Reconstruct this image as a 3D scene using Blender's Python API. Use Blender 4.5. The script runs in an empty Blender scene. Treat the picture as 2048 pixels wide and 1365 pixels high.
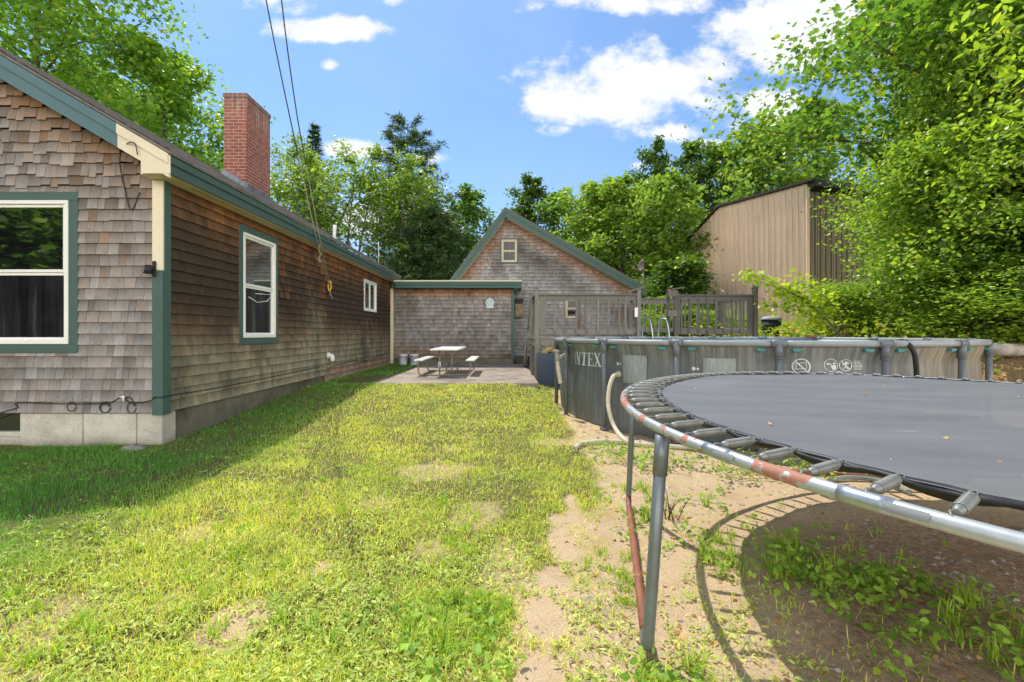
import bpy, math, random
import numpy as np
from mathutils import Vector, Matrix

SC = bpy.context.scene
COL = SC.collection
R = math.radians
rng = np.random.default_rng(7)
random.seed(7)
CAM_H = 1.35
F = 910.0 / 2048.0          # focal length in picture widths (16 mm on 36 mm)

# ------------------------------------------------------------------ helpers
def tag(o, label=None, cat=None, group=None, kind=None):
    if label: o['label'] = label
    if cat: o['category'] = cat
    if group: o['group'] = group
    if kind: o['kind'] = kind
    return o

def empty(name, loc, label, cat, group=None, rz=0.0):
    o = bpy.data.objects.new(name, None); COL.objects.link(o)
    o.location = loc; o.rotation_euler = (0, 0, rz); o.empty_display_size = .1
    return tag(o, label, cat, group)

def np_mesh(name, V, loops, starts, totals, col=None, uv=None, smooth=False):
    me = bpy.data.meshes.new(name)
    V = np.ascontiguousarray(V, dtype=np.float32)
    me.vertices.add(len(V)); me.vertices.foreach_set('co', V.ravel())
    me.loops.add(len(loops)); me.loops.foreach_set('vertex_index', np.asarray(loops, dtype=np.int32))
    me.polygons.add(len(starts))
    me.polygons.foreach_set('loop_start', np.asarray(starts, dtype=np.int32))
    me.polygons.foreach_set('loop_total', np.asarray(totals, dtype=np.int32))
    me.polygons.foreach_set('use_smooth', np.full(len(starts), bool(smooth)))
    if col is not None:
        a = me.attributes.new('Col', 'FLOAT_COLOR', 'POINT')
        c = np.ones((len(V), 4), dtype=np.float32); c[:, :3] = col
        a.data.foreach_set('color', c.ravel())
    me.update(calc_edges=True)
    if uv is not None:
        l = me.uv_layers.new(name='UVMap'); l.data.foreach_set('uv', np.asarray(uv, dtype=np.float32).ravel())
    return me

def link(name, me, mat, parent=None):
    o = bpy.data.objects.new(name, me); COL.objects.link(o)
    if mat is not None: me.materials.append(mat)
    if parent is not None: o.parent = parent
    return o

class MB:
    """collects shapes; build() links them as one mesh"""
    def __init__(s): s.v = []; s.f = []; s.c = []; s.cur = (1, 1, 1); s.sm = []
    def add(s, V, Fs, smooth=False):
        b = len(s.v)
        for p in V: s.v.append(tuple(p)); s.c.append(s.cur)
        for q in Fs: s.f.append([b + i for i in q]); s.sm.append(smooth)
        return s
    def box(s, x0, x1, y0, y1, z0, z1, bev=0.0):
        if bev > 0:
            return s.bbox(x0, x1, y0, y1, z0, z1, bev)
        V = [(x, y, z) for z in (z0, z1) for y in (y0, y1) for x in (x0, x1)]
        return s.add(V, [(0, 2, 3, 1), (4, 5, 7, 6), (0, 1, 5, 4), (2, 6, 7, 3), (0, 4, 6, 2), (1, 3, 7, 5)])
    def bbox(s, x0, x1, y0, y1, z0, z1, b):
        b = min(b, (x1 - x0) * .45, (y1 - y0) * .45, (z1 - z0) * .45)
        rings = []
        for (z, i) in ((z0, b), (z0 + b, 0), (z1 - b, 0), (z1, b)):
            k = b if i == 0 else b
            xa, xb, ya, yb = x0 + i, x1 - i, y0 + i, y1 - i
            c = b * .6
            rings.append([(xa + c, ya, z), (xb - c, ya, z), (xb, ya + c, z), (xb, yb - c, z),
                          (xb - c, yb, z), (xa + c, yb, z), (xa, yb - c, z), (xa, ya + c, z)])
        V = sum(rings, []); Fs = [tuple(range(7, -1, -1)), tuple(range(24, 32))]
        for r in range(3):
            for k in range(8):
                Fs.append((r * 8 + k, r * 8 + (k + 1) % 8, r * 8 + 8 + (k + 1) % 8, r * 8 + 8 + k))
        return s.add(V, Fs)
    def obox(s, P, Q, w, h, up=(0, 0, 1)):
        """bar with rectangular section from P to Q: w sideways, h along up"""
        P, Q = Vector(P), Vector(Q); d = (Q - P).normalized(); u = Vector(up)
        sd = d.cross(u).normalized() if abs(d.dot(u)) < .999 else Vector((1, 0, 0))
        u = sd.cross(d).normalized()
        V = []
        for A in (P, Q):
            for a, b in ((-1, -1), (1, -1), (1, 1), (-1, 1)):
                V.append(A + sd * (a * w / 2) + u * (b * h / 2))
        return s.add(V, [(0, 1, 2, 3), (7, 6, 5, 4), (0, 4, 5, 1), (1, 5, 6, 2), (2, 6, 7, 3), (3, 7, 4, 0)])
    def tube(s, pts, r, n=8, closed=False, cap=True):
        pts = [Vector(p) for p in pts]; m = len(pts)
        rr = r if hasattr(r, '__len__') else [r] * m
        V = []; prev = None
        for i, p in enumerate(pts):
            a = pts[(i - 1) % m] if (closed or i > 0) else p
            b = pts[(i + 1) % m] if (closed or i < m - 1) else p
            d = (b - a).normalized() if (b - a).length > 1e-9 else Vector((0, 0, 1))
            if prev is None:
                ref = Vector((0, 0, 1)) if abs(d.z) < .9 else Vector((1, 0, 0))
                nx = d.cross(ref).normalized()
            else:
                nx = (prev - d * prev.dot(d)).normalized()
            prev = nx; ny = d.cross(nx)
            for k in range(n):
                t = 2 * math.pi * k / n
                V.append(p + (nx * math.cos(t) + ny * math.sin(t)) * rr[i])
        Fs = []
        for i in range(m if closed else m - 1):
            j = (i + 1) % m
            for k in range(n):
                Fs.append((i * n + k, i * n + (k + 1) % n, j * n + (k + 1) % n, j * n + k))
        s.add(V, Fs, True)
        if cap and not closed:
            b = len(s.v) - len(V)
            s.f.append([b + k for k in range(n - 1, -1, -1)]); s.sm.append(False)
            s.f.append([b + (m - 1) * n + k for k in range(n)]); s.sm.append(False)
        return s
    def lathe(s, prof, c=(0, 0, 0), n=24, smooth=True):
        V = []
        for (r, z) in prof:
            for k in range(n):
                t = 2 * math.pi * k / n
                V.append((c[0] + r * math.cos(t), c[1] + r * math.sin(t), c[2] + z))
        Fs = []
        for i in range(len(prof) - 1):
            for k in range(n):
                Fs.append((i * n + k, i * n + (k + 1) % n, (i + 1) * n + (k + 1) % n, (i + 1) * n + k))
        return s.add(V, Fs, smooth)
    def prism(s, poly, off):
        """flat polygon (3-D points) extruded by vector off"""
        n = len(poly); off = Vector(off)
        V = [Vector(p) for p in poly] + [Vector(p) + off for p in poly]
        Fs = [tuple(range(n)), tuple(range(2 * n - 1, n - 1, -1))]
        for k in range(n): Fs.append((k, n + k, n + (k + 1) % n, (k + 1) % n))
        return s.add(V, Fs)
    def build(s, name, mat, parent=None, fix=True):
        V = np.array(s.v, dtype=np.float32)
        tot = np.array([len(f) for f in s.f]); st = np.concatenate([[0], np.cumsum(tot)[:-1]])
        loops = np.array([i for f in s.f for i in f], dtype=np.int32)
        # box-projected UV in metres
        uv = np.zeros((len(loops), 2), dtype=np.float32)
        for f, a in zip(s.f, st):
            P = V[f]; n = np.zeros(3)
            for i in range(len(f)):
                n += np.cross(P[i] - P[0], P[(i + 1) % len(f)] - P[0])
            ax = int(np.argmax(np.abs(n)))
            ii = ((1, 2), (0, 2), (0, 1))[ax]
            uv[a:a + len(f)] = P[:, ii]
        me = np_mesh(name, V, loops, st, tot, np.array(s.c, dtype=np.float32), uv)
        me.polygons.foreach_set('use_smooth', np.array(s.sm, dtype=bool))
        if fix:
            import bmesh
            bm = bmesh.new(); bm.from_mesh(me)
            bmesh.ops.recalc_face_normals(bm, faces=bm.faces); bm.to_mesh(me); bm.free()
        return link(name, me, mat, parent)

def vnoise(x, y, sc, seed=0):
    x = np.asarray(x, float) * sc; y = np.asarray(y, float) * sc
    xi = np.floor(x).astype(np.int64); yi = np.floor(y).astype(np.int64)
    fx = x - xi; fy = y - yi; fx = fx * fx * (3 - 2 * fx); fy = fy * fy * (3 - 2 * fy)
    def h(a, b):
        v = (a * 374761393 + b * 668265263 + seed * 1442695) & 0x7fffffff
        v = ((v ^ (v >> 13)) * 1274126177) & 0x7fffffff
        return ((v ^ (v >> 16)) & 0xffff) / 65535.0
    return (h(xi, yi) * (1 - fx) + h(xi + 1, yi) * fx) * (1 - fy) + (h(xi, yi + 1) * (1 - fx) + h(xi + 1, yi + 1) * fx) * fy

def fbm(x, y, sc, seed=0):
    return (vnoise(x, y, sc, seed) + .5 * vnoise(x, y, sc * 2.1, seed + 1) + .25 * vnoise(x, y, sc * 4.3, seed + 2)) / 1.75

def sstep(a, b, x):
    t = np.clip((np.asarray(x, float) - a) / (b - a), 0, 1); return t * t * (3 - 2 * t)

# ------------------------------------------------------------------ materials
def nodes(name):
    m = bpy.data.materials.new(name); m.use_nodes = True
    nt = m.node_tree; nt.nodes.clear()
    out = nt.nodes.new('ShaderNodeOutputMaterial')
    return m, nt, out
def N(nt, t, **kw):
    n = nt.nodes.new('ShaderNode' + t)
    for k, v in kw.items():
        if k.startswith('i_'):
            key = k[2:]; key = int(key) if key.isdigit() else key.replace('_', ' ')
            n.inputs[key].default_value = v
        else: setattr(n, k, v)
    return n
def L(nt, a, b): nt.links.new(a, b)
def N_div(nt, sock, k):
    m = N(nt, 'Math', operation='DIVIDE'); m.inputs[1].default_value = k; L(nt, sock, m.inputs[0]); return m.outputs[0]
def c4(c): return (c[0], c[1], c[2], 1)

def ramp(nt, fac, stops):
    r = N(nt, 'ValToRGB'); e = r.color_ramp.elements
    while len(e) < len(stops): e.new(.5)
    for k, (p, c) in enumerate(stops):
        e[k].position = p; e[k].color = c4(c) if hasattr(c, '__len__') else (c, c, c, 1)
    L(nt, fac, r.inputs[0]); return r.outputs[0]
def mixc(nt, fac, a, b, mode='MIX'):
    m = N(nt, 'Mix', data_type='RGBA', blend_type=mode)
    for sock, v in ((m.inputs[0], fac), (m.inputs[6], a), (m.inputs[7], b)):
        if hasattr(v, 'is_linked') or hasattr(v, 'links'): L(nt, v, sock)
        elif hasattr(v, '__len__'): sock.default_value = c4(v)
        else: sock.default_value = v
    return m.outputs[2]
def noise(nt, vec, scale, detail=4, rough=.55, stretch=None):
    if stretch:
        mp = N(nt, 'Mapping'); mp.inputs['Scale'].default_value = stretch; L(nt, vec, mp.inputs[0]); vec = mp.outputs[0]
    n = N(nt, 'TexNoise'); n.inputs['Scale'].default_value = scale; n.inputs['Detail'].default_value = detail
    n.inputs['Roughness'].default_value = rough; L(nt, vec, n.inputs[0]); return n.outputs[0]
def bump(nt, h, bsdf, strength=.3, dist=.01):
    b = N(nt, 'Bump'); b.inputs['Strength'].default_value = strength; b.inputs['Distance'].default_value = dist
    L(nt, h, b.inputs['Height']); L(nt, b.outputs[0], bsdf.inputs['Normal'])

def weathered(name, base, dark=None, rough=.7, scale=6, amount=.5, spec=.3, metal=0.0, stretch=None, bumpy=.15, fine=60, attr=False, grime=None, famt=None):
    famt = famt if famt is not None else (.05 if bumpy < .1 else .17)
    """painted / plain surface with two scales of mottling"""
    m, nt, out = nodes(name)
    b = N(nt, 'BsdfPrincipled'); b.inputs['Roughness'].default_value = rough; b.inputs['Metallic'].default_value = metal
    b.inputs['Specular IOR Level'].default_value = spec
    tc = N(nt, 'TexCoord').outputs['Object']
    n1 = noise(nt, tc, scale, 5, .6, stretch); n2 = noise(nt, tc, fine, 3, .6, stretch)
    dark = dark or tuple(x * .6 for x in base)
    src = base
    if attr:
        a = N(nt, 'Attribute', attribute_name='Col'); src = mixc(nt, 1.0, base, a.outputs['Color'], 'MULTIPLY')
        dk = mixc(nt, 1.0, dark, a.outputs['Color'], 'MULTIPLY')
    else: dk = dark
    f = ramp(nt, n1, [(.35, 0.0), (.7, amount)])
    c = mixc(nt, f, src, dk)
    f2 = ramp(nt, n2, [(.3, 1 - famt), (.7, 1 + famt * .65)])
    c = mixc(nt, 1.0, c, f2, 'MULTIPLY')
    if grime:
        n3 = noise(nt, tc, scale * .6, 8, .7); g = ramp(nt, n3, [(grime[0], 0.0), (grime[0] + .08, 1.0)])
        c = mixc(nt, g, c, grime[1])
    L(nt, c, b.inputs['Base Color'])
    if bumpy: bump(nt, n2, b, bumpy, .01)
    L(nt, b.outputs[0], out.inputs[0]); return m

def wood_attr(name, grain=(40, 40, 1.5), rough=.85, tint=(1, 1, 1), mildew=None):
    """per-piece colour from the Col attribute, streaked along z by default"""
    m, nt, out = nodes(name)
    b = N(nt, 'BsdfPrincipled'); b.inputs['Roughness'].default_value = rough; b.inputs['Specular IOR Level'].default_value = .2
    tc = N(nt, 'TexCoord').outputs['Object']
    a = N(nt, 'Attribute', attribute_name='Col').outputs['Color']
    n1 = noise(nt, tc, 1.0, 5, .65, grain); f = ramp(nt, n1, [(.25, .62), (.5, 1.0), (.75, 1.28)])
    c = mixc(nt, 1.0, a, f, 'MULTIPLY')
    n2 = noise(nt, tc, 5.0, 4, .6, (1, 1, .5)); f2 = ramp(nt, n2, [(.3, .78), (.7, 1.15)])
    c = mixc(nt, 1.0, c, f2, 'MULTIPLY'); c = mixc(nt, 1.0, c, tint, 'MULTIPLY')
    if mildew:
        n3 = noise(nt, tc, 1.2, 6, .7, (1.0, 1.0, .35)); g = ramp(nt, n3, [(mildew, 0.0), (mildew + .2, .75)])
        c = mixc(nt, g, c, (.045, .038, .03))
    L(nt, c, b.inputs['Base Color']); bump(nt, n1, b, .2, .003)
    L(nt, b.outputs[0], out.inputs[0]); return m

def leaf_mat(name, trans=.45, gloss=.35, tint=(1, 1, 1), ttint=(1.3, 1.35, .5)):
    m, nt, out = nodes(name)
    a = N(nt, 'Attribute', attribute_name='Col').outputs['Color']
    c = mixc(nt, 1.0, a, tint, 'MULTIPLY')
    b = N(nt, 'BsdfPrincipled'); b.inputs['Roughness'].default_value = .42; b.inputs['Specular IOR Level'].default_value = gloss
    L(nt, c, b.inputs['Base Color'])
    t = N(nt, 'BsdfTranslucent'); L(nt, mixc(nt, 1.0, c, ttint, 'MULTIPLY'), t.inputs[0])
    mx = N(nt, 'MixShader'); mx.inputs[0].default_value = trans
    L(nt, b.outputs[0], mx.inputs[1]); L(nt, t.outputs[0], mx.inputs[2]); L(nt, mx.outputs[0], out.inputs[0]); return m

M = {}
M['shingle'] = wood_attr('cedar_shingle', (190, 190, 5))
M['side_shingle'] = wood_attr('cedar_shingle_side', (150, 150, 5), mildew=.46)
M['green'] = weathered('green_trim_paint', (.062, .112, .097), (.05, .088, .076), .55, 3, .6, bumpy=.06)
M['green_worn'] = weathered('green_worn_paint', (.055, .115, .09), (.042, .085, .068), .6, 3, .6, bumpy=.06, grime=(.66, (.5, .47, .38)))
M['rake'] = weathered('rake_paint', (.085, .16, .18), (.07, .13, .14), .55, 2, .6, bumpy=.06)
M['cream'] = weathered('cream_paint', (.72, .63, .46), (.6, .52, .38), .6, 3, .5, bumpy=.05)
M['white'] = weathered('white_vinyl', (.80, .79, .74), (.66, .65, .6), .4, 4, .4, bumpy=.02)
M['sheath'] = weathered('wall_sheathing', (.05, .04, .03), None, .9, 4)
M['roofing'] = weathered('asphalt_roofing', (.20, .18, .165), (.11, .10, .09), .95, 9, .8, bumpy=.6, fine=120)
M['metal_flash'] = weathered('lead_flashing', (.22, .25, .28), (.08, .09, .1), .5, 7, .8, metal=.3)
M['pvc'] = weathered('white_pipe', (.78, .77, .74), (.6, .6, .56), .35, 5, .4, bumpy=.02)
M['black'] = weathered('black_rubber', (.018, .018, .019), (.03, .03, .03), .5, 8, .5, bumpy=.03)
M['wood'] = weathered('grey_deck_wood', (.24, .228, .20), (.14, .132, .115), .85, 5, .8, stretch=(8, 8, 1.2), bumpy=.3, attr=True)
M['wood_dark'] = weathered('dark_deck_wood', (.155, .142, .13), (.09, .082, .075), .85, 5, .8, stretch=(8, 8, 1.2), bumpy=.3, attr=True)
M['wood_new'] = weathered('yellow_lumber', (.46, .34, .16), (.3, .21, .1), .8, 5, .6, stretch=(2, 8, 8), bumpy=.2)
M['wood_box'] = weathered('stained_box', (.42, .34, .22), (.1, .06, .03), .8, 6, .9)
M['steel'] = weathered('galvanised_steel', (.46, .50, .52), (.30, .33, .35), .36, 9, .7, metal=.75, bumpy=.04)
M['frame_grey'] = weathered('pool_frame_plastic', (.125, .14, .155), (.09, .10, .11), .35, 3, .5, bumpy=.03)
M['rail_grey'] = weathered('pool_rail_plastic', (.27, .285, .285), (.17, .18, .185), .42, 3, .6, stretch=(1, 1, 4), bumpy=.04)
M['teal'] = weathered('teal_clip', (.08, .30, .31), (.05, .2, .2), .4, 5, .5, bumpy=.02)
M['print'] = weathered('faded_print', (.62, .66, .64), (.3, .33, .32), .7, 14, .7, bumpy=.0, fine=90)
M['hose'] = weathered('cream_hose', (.62, .56, .42), (.36, .31, .22), .6, 5, .8, bumpy=.1)
M['rope'] = weathered('pale_rope', (.30, .29, .20), (.12, .12, .08), .9, 40, .7)
M['rope_dark'] = weathered('dark_rope', (.055, .06, .045), (.03, .03, .03), .9, 60, .7)
M['yellow'] = weathered('yellow_plastic', (.75, .48, .04), (.5, .3, .03), .4, 9, .5)
M['table'] = weathered('table_plastic', (.62, .61, .56), (.5, .49, .44), .5, 5, .5, bumpy=.08)
M['tube_tan'] = weathered('tan_steel_tube', (.26, .24, .19), (.17, .15, .12), .45, 8, .6, bumpy=.03)
M['board'] = weathered('slate_board', (.060, .082, .115), (.05, .065, .09), .6, 3, .6, bumpy=.05)
M['bucket'] = weathered('bucket_plastic', (.72, .73, .72), (.56, .57, .55), .4, 5, .5, bumpy=.02)
M['blue_print'] = weathered('blue_label', (.16, .30, .46), (.4, .46, .52), .5, 18, .8, bumpy=0)
M['red_rust'] = weathered('rust_pipe', (.30, .115, .07), (.19, .075, .045), .65, 12, .7, bumpy=.15)
M['bark'] = weathered('tree_bark', (.15, .125, .10), (.07, .06, .05), .9, 6, .8, stretch=(4, 4, .7), bumpy=.6, fine=30)
M['stone'] = weathered('field_stone', (.36, .33, .28), (.2, .18, .15), .9, 7, .8, bumpy=.4)
M['dish'] = weathered('dish_paint', (.17, .13, .12), (.11, .09, .08), .5, 6, .5)
M['tarp'] = weathered('grey_tarp', (.38, .38, .38), (.24, .24, .25), .6, 4, .6)
M['dry'] = weathered('dry_stem', (.15, .10, .06), (.08, .05, .03), .9, 10, .7)
M['garage_win'] = weathered('tan_window_paint', (.60, .51, .37), (.46, .38, .27), .6, 5, .5)
M['leaf'] = leaf_mat('broad_leaf', .52, .55, (1.95, 1.82, 1.8))
M['leaf_far'] = leaf_mat('far_leaf', .47, .3, (1.85, 1.72, 2.0))
M['needle'] = leaf_mat('needle_leaf', .2, .2)
M['grass'] = leaf_mat('grass_blade', .42, .22, (2.15, 2.08, 2.0), (1.1, 1.05, .5))

def m_glass():
    m, nt, out = nodes('window_glass')
    b = N(nt, 'BsdfPrincipled'); b.inputs['Base Color'].default_value = (.012, .013, .014, 1)
    b.inputs['Roughness'].default_value = .02; b.inputs['Specular IOR Level'].default_value = .5; b.inputs['IOR'].default_value = 1.5
    g = N(nt, 'BsdfGlossy'); g.inputs['Roughness'].default_value = .015; g.inputs['Color'].default_value = (.75, .8, .78, 1)
    tc = N(nt, 'TexCoord').outputs['Object']; n = noise(nt, tc, .9, 2)
    bp = N(nt, 'Bump'); bp.inputs['Strength'].default_value = .08; bp.inputs['Distance'].default_value = .05
    L(nt, n, bp.inputs['Height']); L(nt, bp.outputs[0], g.inputs['Normal'])
    mx = N(nt, 'MixShader'); mx.inputs[0].default_value = .5
    L(nt, b.outputs[0], mx.inputs[1]); L(nt, g.outputs[0], mx.inputs[2]); L(nt, mx.outputs[0], out.inputs[0]); return m
M['glass'] = m_glass()
def m_screen():
    m, nt, out = nodes('insect_screen')
    b = N(nt, 'BsdfPrincipled'); b.inputs['Roughness'].default_value = .06; b.inputs['Specular IOR Level'].default_value = .4
    tc = N(nt, 'TexCoord').outputs['Object']; n = noise(nt, tc, 2.2, 4, .6, (3.5, 3.5, .25)); n2 = noise(nt, tc, 1.3, 3)
    c = ramp(nt, n, [(.38, (.010, .010, .012)), (.58, (.022, .022, .025)), (.70, (.075, .072, .066)), (.74, (.02, .02, .022))])
    L(nt, mixc(nt, 1.0, c, ramp(nt, n2, [(.3, .6), (.7, 1.3)]), 'MULTIPLY'), b.inputs['Base Color'])
    L(nt, b.outputs[0], out.inputs[0]); return m
M['screen'] = m_screen()

def m_brick():
    m, nt, out = nodes('chimney_brick')
    b = N(nt, 'BsdfPrincipled'); b.inputs['Roughness'].default_value = .85
    uv = N(nt, 'TexCoord').outputs['UV']
    t = N(nt, 'TexBrick'); L(nt, uv, t.inputs[0])
    t.inputs['Color1'].default_value = (.32, .095, .055, 1); t.inputs['Color2'].default_value = (.20, .065, .05, 1)
    t.inputs['Mortar'].default_value = (.40, .33, .27, 1); t.inputs['Scale'].default_value = 1
    t.inputs['Mortar Size'].default_value = .006; t.inputs['Brick Width'].default_value = .21; t.inputs['Row Height'].default_value = .072
    t.inputs['Bias'].default_value = -.2
    obj = N(nt, 'TexCoord').outputs['Object']
    n = noise(nt, obj, 9, 5, .6); c = mixc(nt, 1.0, t.outputs[0], ramp(nt, n, [(.3, .7), (.7, 1.2)]), 'MULTIPLY')
    # soot and lime streaks from the crown downwards
    st = noise(nt, obj, 1.0, 4, .6, (14, 14, 1.0)); sx = N(nt, 'SeparateXYZ'); L(nt, obj, sx.inputs[0])
    g = N(nt, 'MapRange'); g.inputs[1].default_value = 5.9; g.inputs[2].default_value = 6.6; L(nt, sx.outputs[2], g.inputs[0])
    mu = N(nt, 'Math', operation='MULTIPLY'); L(nt, g.outputs[0], mu.inputs[0]); L(nt, ramp(nt, st, [(.5, 0.0), (.68, .8)]), mu.inputs[1])
    c = mixc(nt, mu.outputs[0], c, (.55, .48, .42))
    g2 = N(nt, 'MapRange'); g2.inputs[1].default_value = 6.3; g2.inputs[2].default_value = 6.62; L(nt, sx.outputs[2], g2.inputs[0])
    mu2 = N(nt, 'Math', operation='MULTIPLY'); mu2.inputs[1].default_value = .55; L(nt, g2.outputs[0], mu2.inputs[0])
    c = mixc(nt, mu2.outputs[0], c, (.13, .09, .07))
    L(nt, c, b.inputs['Base Color']); bump(nt, t.outputs[1], b, -.5, .01)
    L(nt, b.outputs[0], out.inputs[0]); return m
M['brick'] = m_brick()

def m_concrete(name, a, bcol, stain=.6, scale=2.5, base_dirt=None):
    m, nt, out = nodes(name)
    b = N(nt, 'BsdfPrincipled'); b.inputs['Roughness'].default_value = .92
    tc = N(nt, 'TexCoord').outputs['Object']
    n1 = noise(nt, tc, scale, 8, .65); n2 = noise(nt, tc, 70, 3, .6); n3 = noise(nt, tc, .9, 5, .6)
    c = mixc(nt, ramp(nt, n1, [(.38, 0.0), (.66, 1.0)]), a, bcol)
    c = mixc(nt, ramp(nt, n3, [(.5, 0.0), (.62, stain)]), c, tuple(x * .45 for x in bcol))
    c = mixc(nt, 1.0, c, ramp(nt, n2, [(.3, .8), (.7, 1.15)]), 'MULTIPLY')
    if base_dirt:
        sx = N(nt, 'SeparateXYZ'); L(nt, tc, sx.inputs[0])
        ad = N(nt, 'Math', operation='ADD'); L(nt, sx.outputs[2], ad.inputs[0])
        mm = N(nt, 'Math', operation='MULTIPLY'); mm.inputs[1].default_value = .35; L(nt, n1, mm.inputs[0]); L(nt, mm.outputs[0], ad.inputs[1])
        g = ramp(nt, ad.outputs[0], [(base_dirt[0], .85), (base_dirt[1], 0.0)]); c = mixc(nt, g, c, (.10, .085, .065))
    L(nt, c, b.inputs['Base Color']); bump(nt, n2, b, .25, .008)
    L(nt, b.outputs[0], out.inputs[0]); return m
M['foundation'] = m_concrete('poured_concrete', (.60, .57, .48), (.46, .43, .36), .35, 3.0, (.12, .32))
M['foundation_mossy'] = m_concrete('mossy_concrete', (.20, .185, .14), (.09, .085, .06), .8, 1.6, (.10, .5))
M['patio'] = m_concrete('patio_concrete', (.37, .30, .235), (.27, .215, .165), .6, 1.8)

def m_pool():
    m, nt, out = nodes('pool_wall_print')
    b = N(nt, 'BsdfPrincipled'); b.inputs['Roughness'].default_value = .5
    uv = N(nt, 'TexCoord').outputs['UV']
    g = noise(nt, uv, 1.0, 7, .68, (24, 1.3, 1)); pl = noise(nt, uv, 1.0, 1, .5, (5.5, .05, 1)); g2 = noise(nt, uv, 1.0, 4, .6, (90, 2.5, 1))
    c = ramp(nt, g, [(.28, (.058, .068, .074)), (.5, (.106, .119, .127)), (.70, (.172, .188, .196))])
    c = mixc(nt, ramp(nt, pl, [(.42, .0), (.58, .5)]), c, (.105, .113, .117))
    c = mixc(nt, 1.0, c, ramp(nt, g2, [(.3, .75), (.7, 1.25)]), 'MULTIPLY')
    sx = N(nt, 'SeparateXYZ'); L(nt, uv, sx.inputs[0])
    # yellow-brown dried water marks near the rim
    mr = N(nt, 'MapRange'); mr.inputs[1].default_value = .80; mr.inputs[2].default_value = 1.2; L(nt, sx.outputs[1], mr.inputs[0])
    st = noise(nt, uv, 1.0, 4, .6, (16, .8, 1)); mu = N(nt, 'Math', operation='MULTIPLY'); L(nt, mr.outputs[0], mu.inputs[0])
    L(nt, ramp(nt, st, [(.45, 0.0), (.65, .6)]), mu.inputs[1])
    c = mixc(nt, mu.outputs[0], c, (.31, .31, .26))
    # browner panels towards the sun-bleached right-hand side
    mx = N(nt, 'MapRange'); mx.inputs[1].default_value = 14.6; mx.inputs[2].default_value = 15.2; L(nt, sx.outputs[0], mx.inputs[0])
    mm = N(nt, 'Math', operation='MULTIPLY'); mm.inputs[1].default_value = .6; L(nt, mx.outputs[0], mm.inputs[0])
    c = mixc(nt, mm.outputs[0], c, mixc(nt, 1.0, c, (1.75, 1.32, .85), 'MULTIPLY'))
    wr = noise(nt, uv, 1.0, 4, .6, (3.5, 1.6, 1)); bump(nt, wr, b, .55, .05)
    L(nt, c, b.inputs['Base Color']); L(nt, b.outputs[0], out.inputs[0]); return m
M['pool'] = m_pool()
M['liner'] = weathered('pool_liner', (.09, .19, .26), (.05, .12, .18), .4, 2, .6, bumpy=.03)
def m_water():
    m, nt, out = nodes('pool_water')
    b = N(nt, 'BsdfPrincipled'); b.inputs['Base Color'].default_value = (.03, .10, .12, 1); b.inputs['Roughness'].default_value = .04
    n = noise(nt, N(nt, 'TexCoord').outputs['Object'], 3, 3); bump(nt, n, b, .1, .05); L(nt, b.outputs[0], out.inputs[0]); return m
M['water'] = m_water()

def m_rim():
    m, nt, out = nodes('rusty_trampoline_rim')
    b = N(nt, 'BsdfPrincipled')
    tc = N(nt, 'TexCoord').outputs['Object']
    a = N(nt, 'Attribute', attribute_name='Col').outputs['Color']; sx = N(nt, 'SeparateColor'); L(nt, a, sx.inputs[0])
    n1 = noise(nt, tc, 9, 8, .6); ad = N(nt, 'Math', operation='ADD'); L(nt, n1, ad.inputs[0]); L(nt, sx.outputs[0], ad.inputs[1])
    f = ramp(nt, ad.outputs[0], [(.60, 0.0), (.635, 1.0)])
    n2 = noise(nt, tc, 40, 4)
    st = mixc(nt, n2, (.38, .41, .42), (.52, .54, .54)); ru = mixc(nt, n2, (.27, .105, .065), (.46, .21, .135))
    L(nt, mixc(nt, f, st, ru), b.inputs['Base Color'])
    mt = N(nt, 'Math', operation='MULTIPLY_ADD'); mt.inputs[1].default_value = -.55; mt.inputs[2].default_value = .55; L(nt, f, mt.inputs[0]); L(nt, mt.outputs[0], b.inputs['Metallic'])
    ro = N(nt, 'Math', operation='MULTIPLY_ADD'); ro.inputs[1].default_value = .25; ro.inputs[2].default_value = .45; L(nt, f, ro.inputs[0]); L(nt, ro.outputs[0], b.inputs['Roughness'])
    bump(nt, f, b, .2, .004); L(nt, b.outputs[0], out.inputs[0]); return m
M['rim'] = m_rim()
def m_mat():
    m, nt, out = nodes('woven_mat')
    b = N(nt, 'BsdfPrincipled'); b.inputs['Roughness'].default_value = .62; b.inputs['Specular IOR Level'].default_value = .35
    tc = N(nt, 'TexCoord').outputs['Object']
    n1 = noise(nt, tc, 1.0, 5, .6, (1.2, 5, 1)); n2 = noise(nt, tc, 300, 2)
    c = mixc(nt, ramp(nt, n1, [(.35, 0.0), (.68, 1.0)]), (.125, .129, .138), (.165, .169, .178))
    c = mixc(nt, 1.0, c, ramp(nt, n2, [(.3, .85), (.7, 1.12)]), 'MULTIPLY')
    v = N(nt, 'TexVoronoi'); v.inputs['Scale'].default_value = 16; L(nt, tc, v.inputs[0])
    c = mixc(nt, ramp(nt, v.outputs['Distance'], [(.02, 1.0), (.045, 0.0)]), c, (.5, .5, .47))
    d = noise(nt, tc, 1.0, 5, .7, (1.2, 7, 1)); c = mixc(nt, ramp(nt, d, [(.66, 0.0), (.72, .55)]), c, (.42, .40, .34))
    L(nt, c, b.inputs['Base Color']); bump(nt, n2, b, .15, .002)
    tr_ = N(nt, 'BsdfTransparent'); mx = N(nt, 'MixShader'); mx.inputs[0].default_value = .06; L(nt, b.outputs[0], mx.inputs[1]); L(nt, tr_.outputs[0], mx.inputs[2]); L(nt, mx.outputs[0], out.inputs[0]); return m
M['mat'] = m_mat()
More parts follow.
